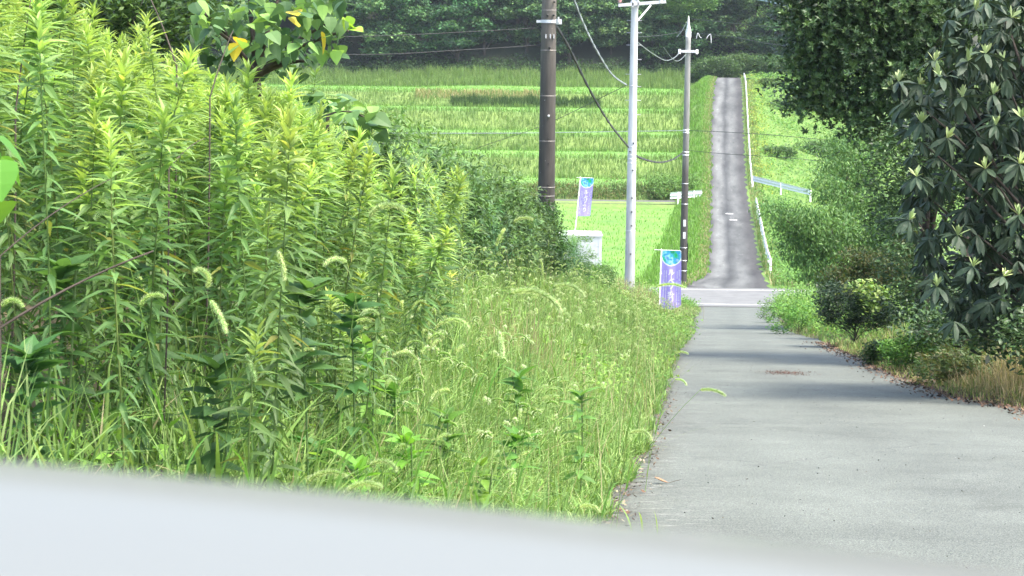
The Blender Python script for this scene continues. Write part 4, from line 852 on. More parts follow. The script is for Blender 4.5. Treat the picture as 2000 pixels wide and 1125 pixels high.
obj('foliage', mesh('foliage', join([bunch((-30, 12), (250, 330), 7, 5.6, (.08, .12), (-.9, .3), ((.12, .32, .04),) * 3, O=O3), bunch((-30, 20), (380, 400), 3, 5.6, (.06, .1), (-.7, .3), ((.2, .4, .05),) * 3, O=O3)]), M_TREE), vt)
# bare twigs and dead stalks
TW = [((345, 130, 9), (295, 0, 9.2), .004, 'dark bare stalk rising straight through the thicket tops'), ((410, 190, 8.5), (455, 60, 8.7), .003, 'thin forked twig below the yellow leaf'), ((330, 330, 7), (400, 270, 7.2), .0025, 'short dark twig lying across the goldenrod tops'), ((0, 500, 5.5), (215, 350, 5.8), .002, 'thin arching stalk at the left side of the thicket'), ((30, 220, 7), (60, 0, 7.2), .003, 'dark slender twig at the upper left'), ((0, 640, 5.6), (300, 490, 5.8), .004, 'long brown bent stalk leaning right across the lower left')]
for i, (a_, b_, rad, lab) in enumerate(TW):
    A_, B_ = np.array(at(*a_)), np.array(at(*b_)); g = float(H(A_[0], A_[1])); root = np.array([A_[0] - .05, A_[1], g])
    P = np.vstack([bez(root, (root + A_) / 2 + (.02, 0, 0), A_, 6)[:-1], bez(A_, (A_ + B_) / 2 + (0, 0, .03), B_, 8)]); tag(obj('twig', mesh('twig', tube(P, np.linspace(rad * 1.5, rad * .6, len(P)), 5), M_BARK, True)), lab, 'twig')
# ------------------------------------------------------------------ leafy crowns
def crown(seed, blobs, ncl, nper, T, col, sig=.22, size=(.06, .1), shell=.62, upb=.5, flat=.6, colv=.3, elm=0.1):
    r = np.random.default_rng(seed); vol = np.array([b_[1][0] * b_[1][2] for b_ in blobs]); pick = r.choice(len(blobs), ncl, p=vol / vol.sum())
    dv = r.normal(size=(ncl, 3)); dv /= np.linalg.norm(dv, axis=1)[:, None]; rad = shell + (1 - shell) * r.random(ncl) ** .6
    c = np.array([b_[0] for b_ in blobs])[pick] + dv * np.array([b_[1] for b_ in blobs])[pick] * rad[:, None] * (1 + .12 * r.normal(size=(ncl, 1)))
    k = ncl * nper; P = np.repeat(c, nper, 0) + r.normal(0, sig, (k, 3)) * (1, 1, flat)
    ct = np.repeat(1 + colv * r.normal(size=(ncl, 1)) * .6, nper, 0) * r.uniform(.75, 1.25, (k, 1)); col = np.array(col)
    cc = col[np.repeat(r.integers(0, len(col), ncl), nper)] * np.clip(ct, .3, 2)
    return leaves(T, r.uniform(0, 6.28, k), r.normal(elm, .45, k), r.normal(0, .6, k), r.uniform(*size, k), P, cc), c
L1 = leaf(1, .45, .15, 0, ([0, .5, 1], [.3, 1, .1]), False)
def rosette(n, LW, el, seed, L=1, droop=.1, seg=None, young=0):
    r = np.random.default_rng(seed); az = np.arange(n) * 2.399 + r.normal(0, .2, n); T = leaf(1, LW, droop, .15, OVAL, False, 2) if seg is None else leaf(1, LW, droop, .2, OVAL, True)
    return leaves(T, az, r.normal(el, .25, n), r.normal(0, .2, n), L * r.uniform(.8, 1.15, n), np.zeros((n, 3)), np.ones((n, 3)))
def limbs(base, cl, k, r0, seed, h0=.35):
    r = np.random.default_rng(seed); base = np.array(base); out = []
    for i in r.choice(len(cl), min(k, len(cl)), replace=False):
        tp = cl[i]; s = np.array([0, 0, base[2] * h0 + (tp[2]) * r.uniform(.15, .45)]); out.append(tube(bez(s, (s + tp) / 2 + (0, 0, .15 * abs(tp[2] - s[2])), tp, 6), np.linspace(r0, r0 * .25, 6), 5))
    return join(out)
def tree(name, label, cat, loc, tr_h, r0, cr, m, cl, nl=10, seed=0, group=None, lean=(0, 0)):
    t_ = thing(name, label, cat, loc, 0, group)
    obj('trunk', mesh('trunk', join([tube(bez((0, 0, -.3), (lean[0] * .3, lean[1] * .3, tr_h * .5), (lean[0], lean[1], tr_h), 9), np.linspace(r0, r0 * .35, 9), 9), limbs((0, 0, 0), cl, nl, r0 * .35, seed)]), M_BARK, True), t_)
    obj('crown', mesh('crown', cr, m), t_); return t_
# big dark evergreen hanging over from the right
def blobs_from(px_list, d, O): return [((np.array(at(a_, b_, dd)) - O), rr) for a_, b_, dd, rr in px_list]
ES = [inst(rosette(9, .34, .75, 600 + i), rot(0), np.zeros((1, 3))) for i in range(5)]
def rosettecrown(seed, blobs, n, size, cols, shell=.75, M=ES, jit=.15, upright=.35):
    r = np.random.default_rng(seed); vol = np.array([b_[1][0] * b_[1][2] for b_ in blobs]); pick = r.choice(len(blobs), n, p=vol / vol.sum())
    dv = r.normal(size=(n, 3)); dv /= np.linalg.norm(dv, axis=1)[:, None]; rad = shell + (1 - shell) * r.random(n)
    rr_ = np.array([b_[1] for b_ in blobs])[pick]; c = np.array([b_[0] for b_ in blobs])[pick] + dv * rr_ * rad[:, None] * (1 + .10 * np.sin(dv[:, :1] * 9 + dv[:, 2:] * 7)) + r.normal(0, jit, (n, 3))
    az = np.arctan2(dv[:, 1], dv[:, 0]); el = np.clip(np.arcsin(dv[:, 2]), -.4, 1.2); out = []; cols = np.array(cols)
    for j in range(len(M)):
        s = slice(j, n, len(M)); k = len(az[s]); tilt = (math.pi / 2 - el[s]) * (1 - upright) + r.normal(0, .3, k)
        out.append(inst(M[j], rot(az[s], -tilt, 0) @ rot(r.uniform(0, 6.28, k)) * r.uniform(*size, k)[:, None, None], c[s], cols[r.integers(0, len(cols), k)] * r.uniform(.7, 1.35, (k, 1))))
    return join(out), c
EG = [(.045, .09, .032), (.065, .125, .04), (.11, .19, .055), (.05, .10, .036)]
dE = 36; bE = at(1800, 640, dE); O = np.array([bE.x, dE, float(H(bE.x, dE))])
bl = blobs_from([(1640, 60, 35, (.85, .8, .75)), (1610, 170, 35.5, (.55, .6, .4)), (1720, 120, 35, (.9, .9, .8)), (1700, 10, 35, (1.0, .9, .7)), (1820, 40, 35.5, (1.0, .9, .8)), (1600, 20, 35.5, (.5, .6, .5)), (1830, 170, 35, (.7, .8, .7)), (1900, 80, 36, (1.0, .9, .9)), (1680, -80, 36, (1.1, 1, .8)), (1850, -90, 36, (1.2, 1, .9)), (1640, 205, 35.5, (.42, .5, .22)), (1585, 90, 35.5, (.35, .5, .4)), (1600, 130, 35, (.45, .5, .5)), (1700, 210, 35, (.6, .6, .4)), (1760, 260, 35, (.5, .5, .4)), (1590, 200, 35.5, (.3, .4, .3)), (1900, 200, 36, (.8, .6, .8))], dE, O)
rr_ = np.random.default_rng(60); bl2 = []
for c_, q_ in bl:
    for k in range(7):
        v_ = rr_.normal(size=3); v_ /= np.linalg.norm(v_); v_[1] = -abs(v_[1]); f_ = rr_.uniform(.32, .6); bl2.append((np.array(c_) + v_ * np.array(q_) * rr_.uniform(.5, .95), tuple(np.array(q_) * f_)))
bl = bl2
cr, cl = rosettecrown(61, bl, 12000, (.07, .105), EG, .72)
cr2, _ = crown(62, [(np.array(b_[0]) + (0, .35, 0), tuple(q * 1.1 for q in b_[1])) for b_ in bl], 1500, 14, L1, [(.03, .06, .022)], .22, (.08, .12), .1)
te = tree('evergreen_tree', 'big dark evergreen with small glossy leaves hanging in at the upper right', 'tree', O, float(at(1750, 60, dE).z - O[2]), .16, join([cr, cr2]), M_GLOSSY, cl, 12, 1)
# second dark evergreen behind the loquat
dF = 33; bF = at(1880, 640, dF); O = np.array([bF.x, dF, float(H(bF.x, dF))])
bl = blobs_from([(1740, 330, 33, (.42, .6, .8)), (1760, 480, 33, (.35, .6, .7)), (1850, 300, 33.5, (.8, .7, .9)), (1840, 560, 32.5, (.62, .6, .6)), (1950, 400, 34, (.9, .8, 1.4)), (1780, 590, 32.5, (.35, .4, .35)), (1900, 600, 31, (.6, .6, .4)), (2020, 560, 32, (.8, .7, .7)), (1970, 150, 35, (1, .7, .9))], dF, O)
bl += blobs_from([(1850, 630, 30, (.5, .5, .35)), (1960, 640, 29, (.6, .5, .35)), (1740, 420, 34, (.3, .5, .5)), (1800, 640, 31, (.3, .3, .25)), (1960, 640, 24.5, (.5, .4, .35)), (2030, 660, 23, (.5, .4, .35)), (1900, 610, 26, (.35, .3, .3))], dF, O)
cr, cl = crown(63, bl, 3000, 12, L1, [(.045, .095, .035), (.06, .12, .04), (.085, .155, .05)], .13, (.06, .10), .5)
tree('evergreen_tree', 'dark shady evergreen filling the gloom behind the large leaved loquat', 'tree', O, 2.6, .12, cr, M_GLOSSY, cl, 9, 2)
# loquat with large leathery leaves
TL = [join([rosette(12, .30, -.35, 700 + i, 1, .35, 1), inst(rosette(7, .26, 1.05, 720 + i, .6, .05, 1), rot(0), np.zeros((1, 3)), np.array([(8, 6, 4.8)]))]) for i in range(4)]
TL0 = [rosette(11, .30, -.5, 740 + i, 1, .4, 1) for i in range(3)]
dL = 24; bL = at(2010, 700, dL); O = np.array([bL.x + .5, dL, float(H(bL.x + .5, dL))])
TIPS = [(1905, 20), (1975, 35), (1925, 105), (1890, 120), (1755, 160), (1795, 165), (1880, 190), (1835, 150), (1940, 185), (1790, 345), (1745, 175), (1960, 120), (1850, 270), (1990, 320), (1825, 120), (1870, 460), (1900, 520), (1960, 540), (1830, 560), (1990, 420), (1775, 430), (1925, 330), (1945, 245), (1995, 230), (1800, 240)]
r = np.random.default_rng(71); P = []; yg = []
for px, py in TIPS: P.append(np.array(at(px, py, r.normal(23.2, .17))) - O); yg.append(1)
for _ in range(470):
    py = r.uniform(-60, 640); lo = np.interp(py, [-60, 0, 130, 180, 300, 400, 480, 560, 640], [1890, 1870, 1790, 1740, 1775, 1750, 1790, 1810, 1870]); px = lo + (2130 - lo) * r.random() ** .9
    P.append(np.array(at(px, py, 23.6 + 1.8 * r.random() + (0 if py < 450 else 0))) - O); yg.append(0)
P = np.array(P); yg = np.array(yg); LC = np.array([(.042, .072, .04), (.058, .092, .05), (.034, .06, .032)])
def place(T, idx, s0, s1):
    out = []
    for j, Tj in enumerate(T):
        ii = idx[j::len(T)]; k = len(ii)
        if k: out.append(inst(Tj, rot(r.uniform(0, 6.28, k), r.normal(0, .35, k), r.normal(0, .35, k), r.uniform(s0, s1, k)), P[ii], LC[r.integers(0, 3, k)] * r.uniform(.8, 1.25, (k, 1))))
    return join(out)
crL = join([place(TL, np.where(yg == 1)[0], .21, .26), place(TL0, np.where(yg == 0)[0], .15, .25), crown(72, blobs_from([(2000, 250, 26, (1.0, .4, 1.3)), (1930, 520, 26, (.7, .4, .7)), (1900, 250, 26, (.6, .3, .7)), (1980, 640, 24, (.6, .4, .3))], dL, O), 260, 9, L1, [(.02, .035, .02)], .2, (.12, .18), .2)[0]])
tree('loquat_tree', 'loquat with large drooping leathery leaves and pale new shoots at the right edge', 'tree', O, float(at(1985, 150, dL).z - O[2]), .09, crL, M_LOQ, P[r.choice(len(P), 60)], 50, 3)
# mid tree with drooping light leaves
dM = 55; bM = at(1640, 610, dM); O = np.array([bM.x, dM, float(H(bM.x, dM))])
bl = blobs_from([(1560, 432, 54, (.6, .7, .4)), (1518, 410, 54, (.32, .5, .22)), (1610, 450, 54, (.8, .7, .6)), (1620, 370, 55, (.35, .5, .4)), (1690, 430, 55, (1.0, .8, .8)), (1660, 330, 56, (.8, .8, .7)), (1620, 520, 54, (.8, .7, .5)), (1690, 285, 57, (.7, .7, .45)), (1740, 500, 55, (.8, .7, .8)), (1560, 480, 54, (.45, .5, .5)), (1640, 280, 57, (.4, .5, .35))], dM, O)
TN = leaf(1, .34, .2, 0, ([0, .45, 1], [.3, 1, .1]), False)
cr, cl = crown(64, bl, 1900, 17, TN, [(.14, .25, .08), (.18, .30, .09), (.10, .2, .06)], .17, (.08, .13), .6, elm=-.6)
tree('broadleaf_tree', 'light green tree with small drooping leaves hiding part of the white guard rail', 'tree', O, 3.0, .12, cr, M_TREE, cl, 30, 4)
dM = 46; bM = at(1720, 600, dM); O = np.array([bM.x, dM, float(H(bM.x, dM))])
bl = blobs_from([(1715, 520, 46, (.5, .5, .35)), (1680, 505, 46, (.35, .4, .25)), (1760, 540, 45, (.5, .5, .5)), (1790, 470, 46, (.4, .5, .5)), (1640, 545, 46, (.4, .4, .3))], dM, O)
cr, cl = crown(65, bl, 800, 14, TN, [(.075, .12, .03), (.05, .095, .03), (.12, .12, .035)], .13, (.07, .11), .6, elm=-.5)
tree('shrub', 'olive shrub with slightly reddish leaves under the drooping tree', 'shrub', O, 1.2, .04, cr, M_TREE, cl, 14, 5)
# dark rounded bush with vine on top
dB_ = 41; bB = at(1670, 650, dB_); O = np.array([bB.x, dB_, float(H(bB.x, dB_))])
bl = blobs_from([(1650, 600, 41, (.48, .45, .42)), (1700, 605, 41, (.45, .45, .38)), (1620, 590, 41.3, (.25, .3, .4)), (1735, 620, 41, (.3, .3, .25))], dB_, O)
cr, cl = crown(66, bl, 900, 12, L1, [(.025, .055, .02), (.035, .075, .025)], .07, (.04, .07), .7)
tree('shrub', 'dark rounded bush at the verge with a pale green vine on top', 'shrub', O, .6, .03, cr, M_GLOSSY, cl, 10, 6)
Vn = crown(67, blobs_from([(1700, 562, 40.6, (.38, .25, .14)), (1665, 570, 40.6, (.2, .2, .1)), (1735, 575, 40.6, (.2, .2, .16)), (1700, 590, 40.5, (.2, .1, .2))], dB_, O), 110, 5, leaf(1, .85, .1, .1, HEART, False, 3), [(.22, .38, .10), (.17, .32, .08), (.3, .42, .12)], .07, (.06, .1), .4)[0]
o_ = tag(obj('vine', mesh('vine', Vn, M_TREE)), 'pale green vine with rounded leaves spread over the dark bush', 'vine'); o_.location = O
# ------------------------------------------------------------------ right verge: weeds, straw, litter
def reg_right(d0, d1, o0, o1, pw=1.0):
    def f(r, n): d = d0 + (d1 - d0) * r.random(n) ** pw; off = o0 + (o1 - o0) * r.random(n); x = xr(d) + off; k = np.abs(x) < .29 * d + .4; return x[k], d[k]
    return f
szr = lambda x, y: .35 + .8 * ss((x - xr(y)) / 1.2)
gA = grassmass(16000, reg_right(19, 42, -.05, 3.2), (.12, .42), (.006, .012), [(.38, .33, .17), (.3, .27, .13), (.2, .26, .08), (.14, .24, .05)], 41, szfun=szr, nseg=3)
gB = grassmass(9000, reg_right(36, 60, -.05, 3.5), (.15, .5), (.01, .018), GREENS + STRAW[:1], 42, szfun=szr, nseg=3)
gC = grassmass(2600, reg_right(20, 27, .3, 3.2), (.4, .8), (.006, .01), [(.5, .42, .24), (.42, .34, .2)], 43, (.6, 2.2), szfun=szr)
tag(obj('verge_grass', mesh('verge_grass', join([gA, gB, gC]), M_FIELD)), 'half dry grass along the right edge of the road under the trees', 'grass', kind='stuff')
cvr = join([leafcover(4200, reg_right(43, 88, .15, 3.6), (.3, .95), (.06, .11), WG, 44), leafcover(1500, reg_right(26, 44, 1.2, 4.5), (.15, .6), (.05, .1), WG[:3], 45), leafcover(1100, reg_right(22, 36, 2.2, 6), (.2, .6), (.06, .12), [(.04, .08, .03), (.06, .11, .035)], 46), leafcover(900, lambda r, n: (xl(86 + r.random(n) * 3) - .2 - r.random(n) * 6, 86 + r.random(n) * 2.6), (.2, .6), (.06, .11), WG, 47), leafcover(1400, reg_left(22, 60, .9, 1.2), (.1, .5), (.04, .08), WG, 48)])
tag(obj('verge_weeds', mesh('verge_weeds', cvr, M_FIELD)), 'low leafy green weeds covering the verges on both sides of the road', 'weeds', kind='stuff')
# litter on the road
def litter(x, y, n, s, seed, cols):
    r = np.random.default_rng(seed); T = leaf(1, .6, -.3, .3, OVAL, False, 2); z = np.maximum(H(x, y), roadz(y) * (x < xr(y)) * (x > xl(y))) + .012; k = len(x)
    return leaves(T, r.uniform(0, 6.28, k), r.normal(.05, .2, k), r.normal(0, .4, k), r.uniform(*s, k), np.stack([x, y, z], -1), np.array(cols)[r.integers(0, len(cols), k)] * r.uniform(.6, 1.3, (k, 1)))
r = np.random.default_rng(51); n = 4200; yy = 20 + 24 * r.random(n) ** 1.2; xx = xr(yy) + np.abs(r.normal(0, .35, n)) * np.where(r.random(n) < .55, 1, -.55) + .03
BR = [(.10, .06, .035), (.15, .085, .05), (.06, .04, .03), (.2, .13, .07)]
l1 = litter(xx, yy, n, (.03, .07), 52, BR)
n = 1500; yy = 6 + 20 * r.random(n); xx = xl(yy) + r.normal(.06, .09, n); l2 = litter(xx, yy, n, (.015, .04), 53, BR + [(.3, .25, .17)])
dd, x0 = hit(1535, 730); n = 700; l3 = litter(x0 + r.normal(0, .18, n), dd + r.normal(0, .35, n), n, (.008, .028), 54, [(.12, .05, .03), (.08, .035, .022)])
n = 1500; yy = 8 + 30 * r.random(n) ** 1.3; xx = xl(yy) + (xr(yy) - xl(yy)) * r.random(n); l4 = litter(xx, yy, n, (.004, .018), 55, [(.05, .04, .035), (.03, .03, .028), (.12, .09, .06), (.4, .4, .38)])
tag(obj('leaf_litter', mesh('leaf_litter', join([l1, l2, l3, l4]), M_LITTER)), 'brown leaf litter and small debris scattered along the road edges and on the asphalt', 'leaf litter', kind='stuff')
dd, x0 = hit(1306, 948); fl = thing('fallen_leaf', 'curled dry brown leaf lying alone on the road near its left edge', 'leaf', (x0, dd, float(roadz(dd)) + .012), R(170))
obj('leaf_blade', mesh('leaf_blade', join([leaf(.10, .05, -.35, .5, OVAL, True)]), plain('dry brown leaf', (.36, .2, .1), .6, dirt=.25, dscale=40)), fl)
obj('leaf_stalk', mesh('leaf_stalk', tube(bez((0, 0, .0), (-.03, 0, .012), (-.085, .02, .03), 6), .0016, 5), plain('dry stalk', (.12, .07, .04), .7), True), fl)
# ------------------------------------------------------------------ fields: rice and bank grass
def strip(d0, d1, x0=-46, pw=1):
    def f(r, n): d = d0 + (d1 - d0) * r.random(n) ** pw; xa = xl(d) - 2.0; x = np.maximum(x0, -.30 * d) + (xa - np.maximum(x0, -.30 * d)) * r.random(n); return x, d
    return f
RICE = [(.15, .32, .05), (.18, .36, .06), (.14, .29, .05)]; BANK = [(.15, .26, .07), (.19, .31, .085), (.14, .23, .07), (.22, .32, .10)]
def fieldobj(name, g, lab, cat): return tag(obj(name, mesh(name, g, M_FIELD)), lab, cat, kind='stuff')
fieldobj('rice_plants', grassmass(15000, strip(105, 154.3, pw=1.3), (.12, .22), (.03, .07), RICE, 61, (.2, .7), nseg=2), 'flat paddy of even bright green rice plants below the terraces', 'rice')
terr_lv = [(160.5, 172.6), (176.5, 188.6), (191.5, 204.6), (208.5, 224.6), (228.5, 263)]
tl = ['lowest', 'second lowest', 'middle', 'second highest', 'highest']
for i, (a_, b_) in enumerate(terr_lv):
    fieldobj('rice_plants', grassmass(int(220 * (b_ - a_)), strip(a_, b_), (.12, .24), (.04, .09), RICE, 62 + i, (.2, .7), nseg=2), 'bright green rice plants on the %s of the five terraces' % tl[i], 'rice')
banks = [(157.9, 161), (172, 176.8), (188, 191.8), (204, 208.8), (224, 228.8), (263, 269.5)]
cnt = [9000, 13000, 12000, 13000, 13000, 20000]
dk = [(.10, .2, .06), (.14, .24, .07), (.28, .24, .12), (.08, .16, .05)]
for i, (a_, b_) in enumerate(banks):
    hgt = (.3, .7) if i not in (5,) else (.6, 1.3)
    g = grassmass(cnt[i], strip(a_, b_), hgt, (.03, .08), BANK if i else dk, 70 + i, (.1, 1.0), nseg=2)
    if i == 4:
        rr_ = lambda r, n: (r.uniform(-11, 3.5, n), r.uniform(226.6, 228.6, n)); g = join([g, grassmass(1500, rr_, (.35, .65), (.05, .1), [(.5, .44, .24), (.44, .4, .2), (.3, .33, .14)], 81, (.1, .8), nseg=2), grassmass(2500, lambda r, n: (r.uniform(-7, 9.5, n), r.uniform(225, 226.4, n)), (.5, 1.0), (.05, .1), [(.06, .12, .04), (.09, .16, .05)], 82, (.1, .8), nseg=2)])
    fieldobj('bank_grass', g, ['shrubby brownish green growth on the bank behind the short white guard rail', 'tall grass on the bank below the second lowest terrace', 'tall grass on the bank below the middle terrace', 'tall grass on the bank below the second highest terrace', 'grass bank with a dry straw strip below the highest terrace', 'tall pale grass along the top of the terraces at the foot of the forest'][i], 'grass')
cvb = leafcover(2600, strip(157.8, 160.4), (.3, 1.0), (.12, .22), [(.11, .2, .06), (.16, .26, .08), (.2, .19, .08)], 83)
cvb2 = leafcover(900, lambda r, n: (xl(154 + 0 * r.random(n)) - r.uniform(.4, 4, n), r.uniform(157.8, 161, n)), (.4, 1.3), (.12, .22), [(.12, .22, .06), (.16, .3, .08)], 84)
fieldobj('bank_weeds', join([cvb, cvb2]), 'leafy weeds on the lowest bank beside the hill road', 'weeds')
# grass slopes each side of the hill road
def reg_hl(r, n): d = 99 + 150 * r.random(n); x = xl(d) + .18 + .2 * wob(d * .9, d * 2.1) - r.random(n) ** 1.1 * np.interp(d, [98, 160, 230], [3.4, 2.6, 3.6]); return x, d
def reg_hr(r, n): d = 99 + 146 * r.random(n); x = xr(d) + .15 + r.random(n) * 1.2; return x, d
def reg_slope(r, n): d = 150 + 98 * r.random(n); x = xr(d) + .8 + r.random(n) * 22; return x, d
szh = lambda x, y: .5 + .6 * ss((xl(y) - x) / 1.0)
fieldobj('slope_grass', join([grassmass(26000, reg_hl, (.2, .5), (.03, .07), BANK[:2] + RICE, 91, (.2, 1.2), nseg=2, szfun=szh), grassmass(7000, lambda r, n: (lambda d: (xl(d) - r.random(n) * .8 + .12, d))(99 + 145 * r.random(n)), (.08, .25), (.03, .06), STRAW + [(.3, .22, .15)], 92, nseg=2)]), 'short green grass on the slope left of the hill road', 'grass')
fieldobj('slope_grass', join([grassmass(9000, reg_hr, (.15, .5), (.03, .06), BANK + STRAW[:2], 93, (.2, 1.2), nseg=2)]), 'rough grass with straw along the right edge of the hill road', 'grass')
YV = [(.16, .32, .08), (.2, .37, .095), (.14, .28, .075), (.10, .22, .065), (.25, .37, .095)]
fieldobj('slope_creepers', join([leafcover(9000, reg_slope, (.2, .8), (.14, .26), YV, 94, 6), leafcover(500, lambda r, n: (xr(155 + 90 * r.random(n)) + 0, 155 + 90 * r.random(n)) if 0 else (lambda d: (xr(d) + .6 + r.random(n) * 1.6, d))(158 + 88 * r.random(n)), (.1, .5), (.12, .2), [(.4, .42, .07), (.3, .42, .08)], 95), leafcover(5000, lambda r, n: (lambda d: (xr(d) + .5 + r.random(n) * 6, d))(98 + 52 * r.random(n)), (.3, 1.1), (.08, .16), YV[:4], 96)]), 'sunlit creepers and weeds over the slope right of the hill road', 'creepers')
# ------------------------------------------------------------------ forest on the hillside
FB = [(.07, .155, .06), (.09, .19, .07), (.055, .125, .055), (.13, .235, .075)]
LF = leaf(1, .6, .1, 0, ([0, .5, 1], [.3, 1, .15]), False)
FT = []
for s in range(6):
    r = np.random.default_rng(800 + s); bl = []
    for k in range(20):
        a = r.uniform(0, 6.28); hh = r.uniform(1.6, 9.0); rad = (3.6 - 1.9 * abs(hh - 4.8) / 4.5) * r.random() ** .5; bl.append(((rad * math.cos(a), rad * math.sin(a), hh), (r.uniform(1.2, 2.1), r.uniform(1.2, 2.1), r.uniform(.4, .75))))
    bl.append(((0, 0, 9.3), (1.5, 1.5, .7)))
    FT.append(crown(810 + s, bl, 1350, 13, LF, FB, .30, (.26, .46), .5, flat=.42, colv=.5))
ftp = []
r = np.random.default_rng(88); n_ = 0
spots = []
for row, (yy, x0, x1, st) in enumerate(((277, -62, 62, 5.4), (283, -66, 66, 5.6), (290, -66, 70, 6.0))):
    x = x0 + row * 2.3
    while x < x1: spots.append((x + r.normal(0, 1.0), yy + r.normal(0, 1.3), row)); x += st * r.uniform(.8, 1.2)
side_ = ['leftmost', 'left', 'middle', 'right']
for i, (x, y, row) in enumerate(spots):
    z = float(H(x, y)); s = r.uniform(.8, 1.12)
    lab = ('layered dark green tree in the front row of the forest behind the terraces', 'dark green tree in the second row of the hillside forest', 'dark green tree high on the forested hillside, back row')[row]
    grp = ('front row forest trees', 'second row forest trees', 'back row forest trees')[row]
    if i < 6:
        cr, cl = FT[i]; t_ = tree('forest_tree', lab, 'tree', (x, y, z), 8.0, .22, cr, M_FOREST, cl, 16, i, grp); ftp.append(t_); t_.rotation_euler = (0, 0, r.uniform(0, 6.28)); t_.scale = (s, s, s)
    else: dup(ftp[i % 6], (x, y, z), r.uniform(0, 6.28), (s, s, s * r.uniform(.9, 1.1)), lab, grp)
# kudzu-covered rise at right of the forest, and bush at the crest of the hill road
def reg_kud(r, n): return 20 + 50 * r.random(n), 258 + 22 * r.random(n)
fieldobj('forest_undergrowth', join([leafcover(5000, lambda r, n: (-70 + 150 * r.random(n), 270.5 + 6 * r.random(n)), (.3, 1.6), (.25, .4), [(.04, .08, .03), (.06, .12, .04)], 97, 6), leafcover(6000, lambda r, n: (24 + 44 * r.random(n), 274 + 26 * r.random(n)), (.3, 1.5), (.28, .45), [(.12, .25, .08), (.15, .3, .09)], 99, 6), leafcover(5000, lambda r, n: (31 + 38 * r.random(n), 268 + 8.0 * r.random(n)), (.5, 2.0), (.25, .4), [(.08, .17, .05), (.11, .22, .06)], 98, 8)]), 'dark ferns and creepers at the foot of the forest', 'undergrowth')
Bs = [(1400, 128, 254, 2.6, 1.7), (1450, 118, 256, 3.2, 2.2), (1505, 120, 256, 3.2, 2.0), (1560, 130, 254, 3.2, 1.8), (1372, 132, 256, 1.8, 1.2)]
bsn = ['dark leafy bush behind the crest of the hill road, left of its top', 'large rounded bush right behind the top of the hill road', 'rounded bush behind the crest, next to the right guard rail', 'bush behind the grassy slope under the dark evergreen', 'small bush at the left end of the crest hedge']
for i, (px, py, d, rw, rh) in enumerate(Bs):
    b = at(px, 150, d); z = min(float(H(b.x, d)), b.z); bl = [((q * rw * .5, 0, rh * (.7 - abs(q) * .12)), (rw * .6, rw * .5, rh * .7)) for q in (-1, 0, 1)]
    cr, cl = crown(900 + i, bl, 900, 9, LF, [(.07, .14, .04), (.09, .17, .05), (.055, .115, .035)], .25, (.16, .26), .7); tree('bush', bsn[i], 'bush', (b.x, d, z), rh * .6, .08, cr, M_TREE, cl, 8, i)
b = at(1350, 25, 268); bl = [((0, 0, 8.2), (3.0, 2.0, 1.2)), ((-1.5, 0, 9.8), (2.0, 1.6, 1.0)), ((1.6, 0, 9.0), (2.2, 1.6, 1.0)), ((0, 0, 6.8), (2.2, 1.6, .9))]
cr, cl = crown(920, bl, 900, 12, LF, [(.13, .24, .05), (.10, .2, .045)], .3, (.18, .3), .6, flat=.5); tree('forest_tree', 'bright yellow green tree top in the forest above the far pole', 'tree', (b.x, 274, float(H(b.x, 274))), 7.5, .2, cr, M_FOREST, cl, 12, 9)
# shrub beside the brown pole, end of the thicket
dS = 38; bS = at(1040, 480, dS); O = np.array([bS.x, dS, float(H(bS.x, dS))])
bl = blobs_from([(1030, 430, 38, (.35, .4, .45)), (1065, 470, 37.5, (.3, .4, .45)), (1000, 470, 37, (.4, .4, .5)), (1090, 500, 37, (.22, .3, .3)), (960, 420, 38, (.35, .4, .4)), (1075, 420, 38, (.12, .2, .2))], dS, O)
cr, cl = crown(68, bl, 1500, 12, TN, [(.055, .13, .03), (.08, .18, .04), (.04, .095, .025)], .08, (.05, .08), .55, elm=-.2)
tree('shrub', 'dense dark green bush at the end of the thicket before the brown pole', 'shrub', O, .8, .03, cr, M_TREE, cl, 14, 7)
dS = 50; bS = at(1120, 540, dS); O = np.array([bS.x, dS, float(H(bS.x, dS))])
bl = blobs_from([(1110, 480, 50, (.22, .2, .1)), (1145, 500, 50, (.3, .2, .08)), (1120, 520, 50, (.4, .3, .2)), (1140, 468, 50, (.25, .2, .05)), (1160, 530, 50, (.3, .3, .15))], dS, O)
cr, cl = crown(69, bl, 330, 8, TN, [(.12, .25, .06), (.09, .2, .05)], .07, (.05, .08), .3)
tree('shrub', 'thin spray of leafy twigs in front of the white shed', 'shrub', O, .6, .015, cr, M_TREE, cl, 26, 8)

# tree behind the thicket, upper left
dT = 30; bT = at(150, 330, dT); O = np.array([bT.x, dT, float(H(bT.x, dT))])
bl = blobs_from([(40, 20, 30, (1.2, .9, .6)), (180, -20, 30, (1.1, .9, .6)), (300, 20, 30, (.7, .7, .5)), (380, 60, 30, (.5, .5, .4)), (120, 80, 30, (.9, .7, .5)), (260, 80, 30, (.6, .6, .4)), (430, 10, 30.5, (.5, .5, .4)), (-120, 20, 30, (1.2, 1, .8))], dT, O)
cr, cl = crown(950, bl, 1100, 11, L1, [(.09, .17, .05), (.07, .14, .045), (.13, .22, .06)], .17, (.09, .15), .5)
tree('broadleaf_tree', 'airy green tree rising behind the goldenrod tops at the upper left', 'tree', O, 2.6, .08, cr, M_TREE, cl, 26, 11)
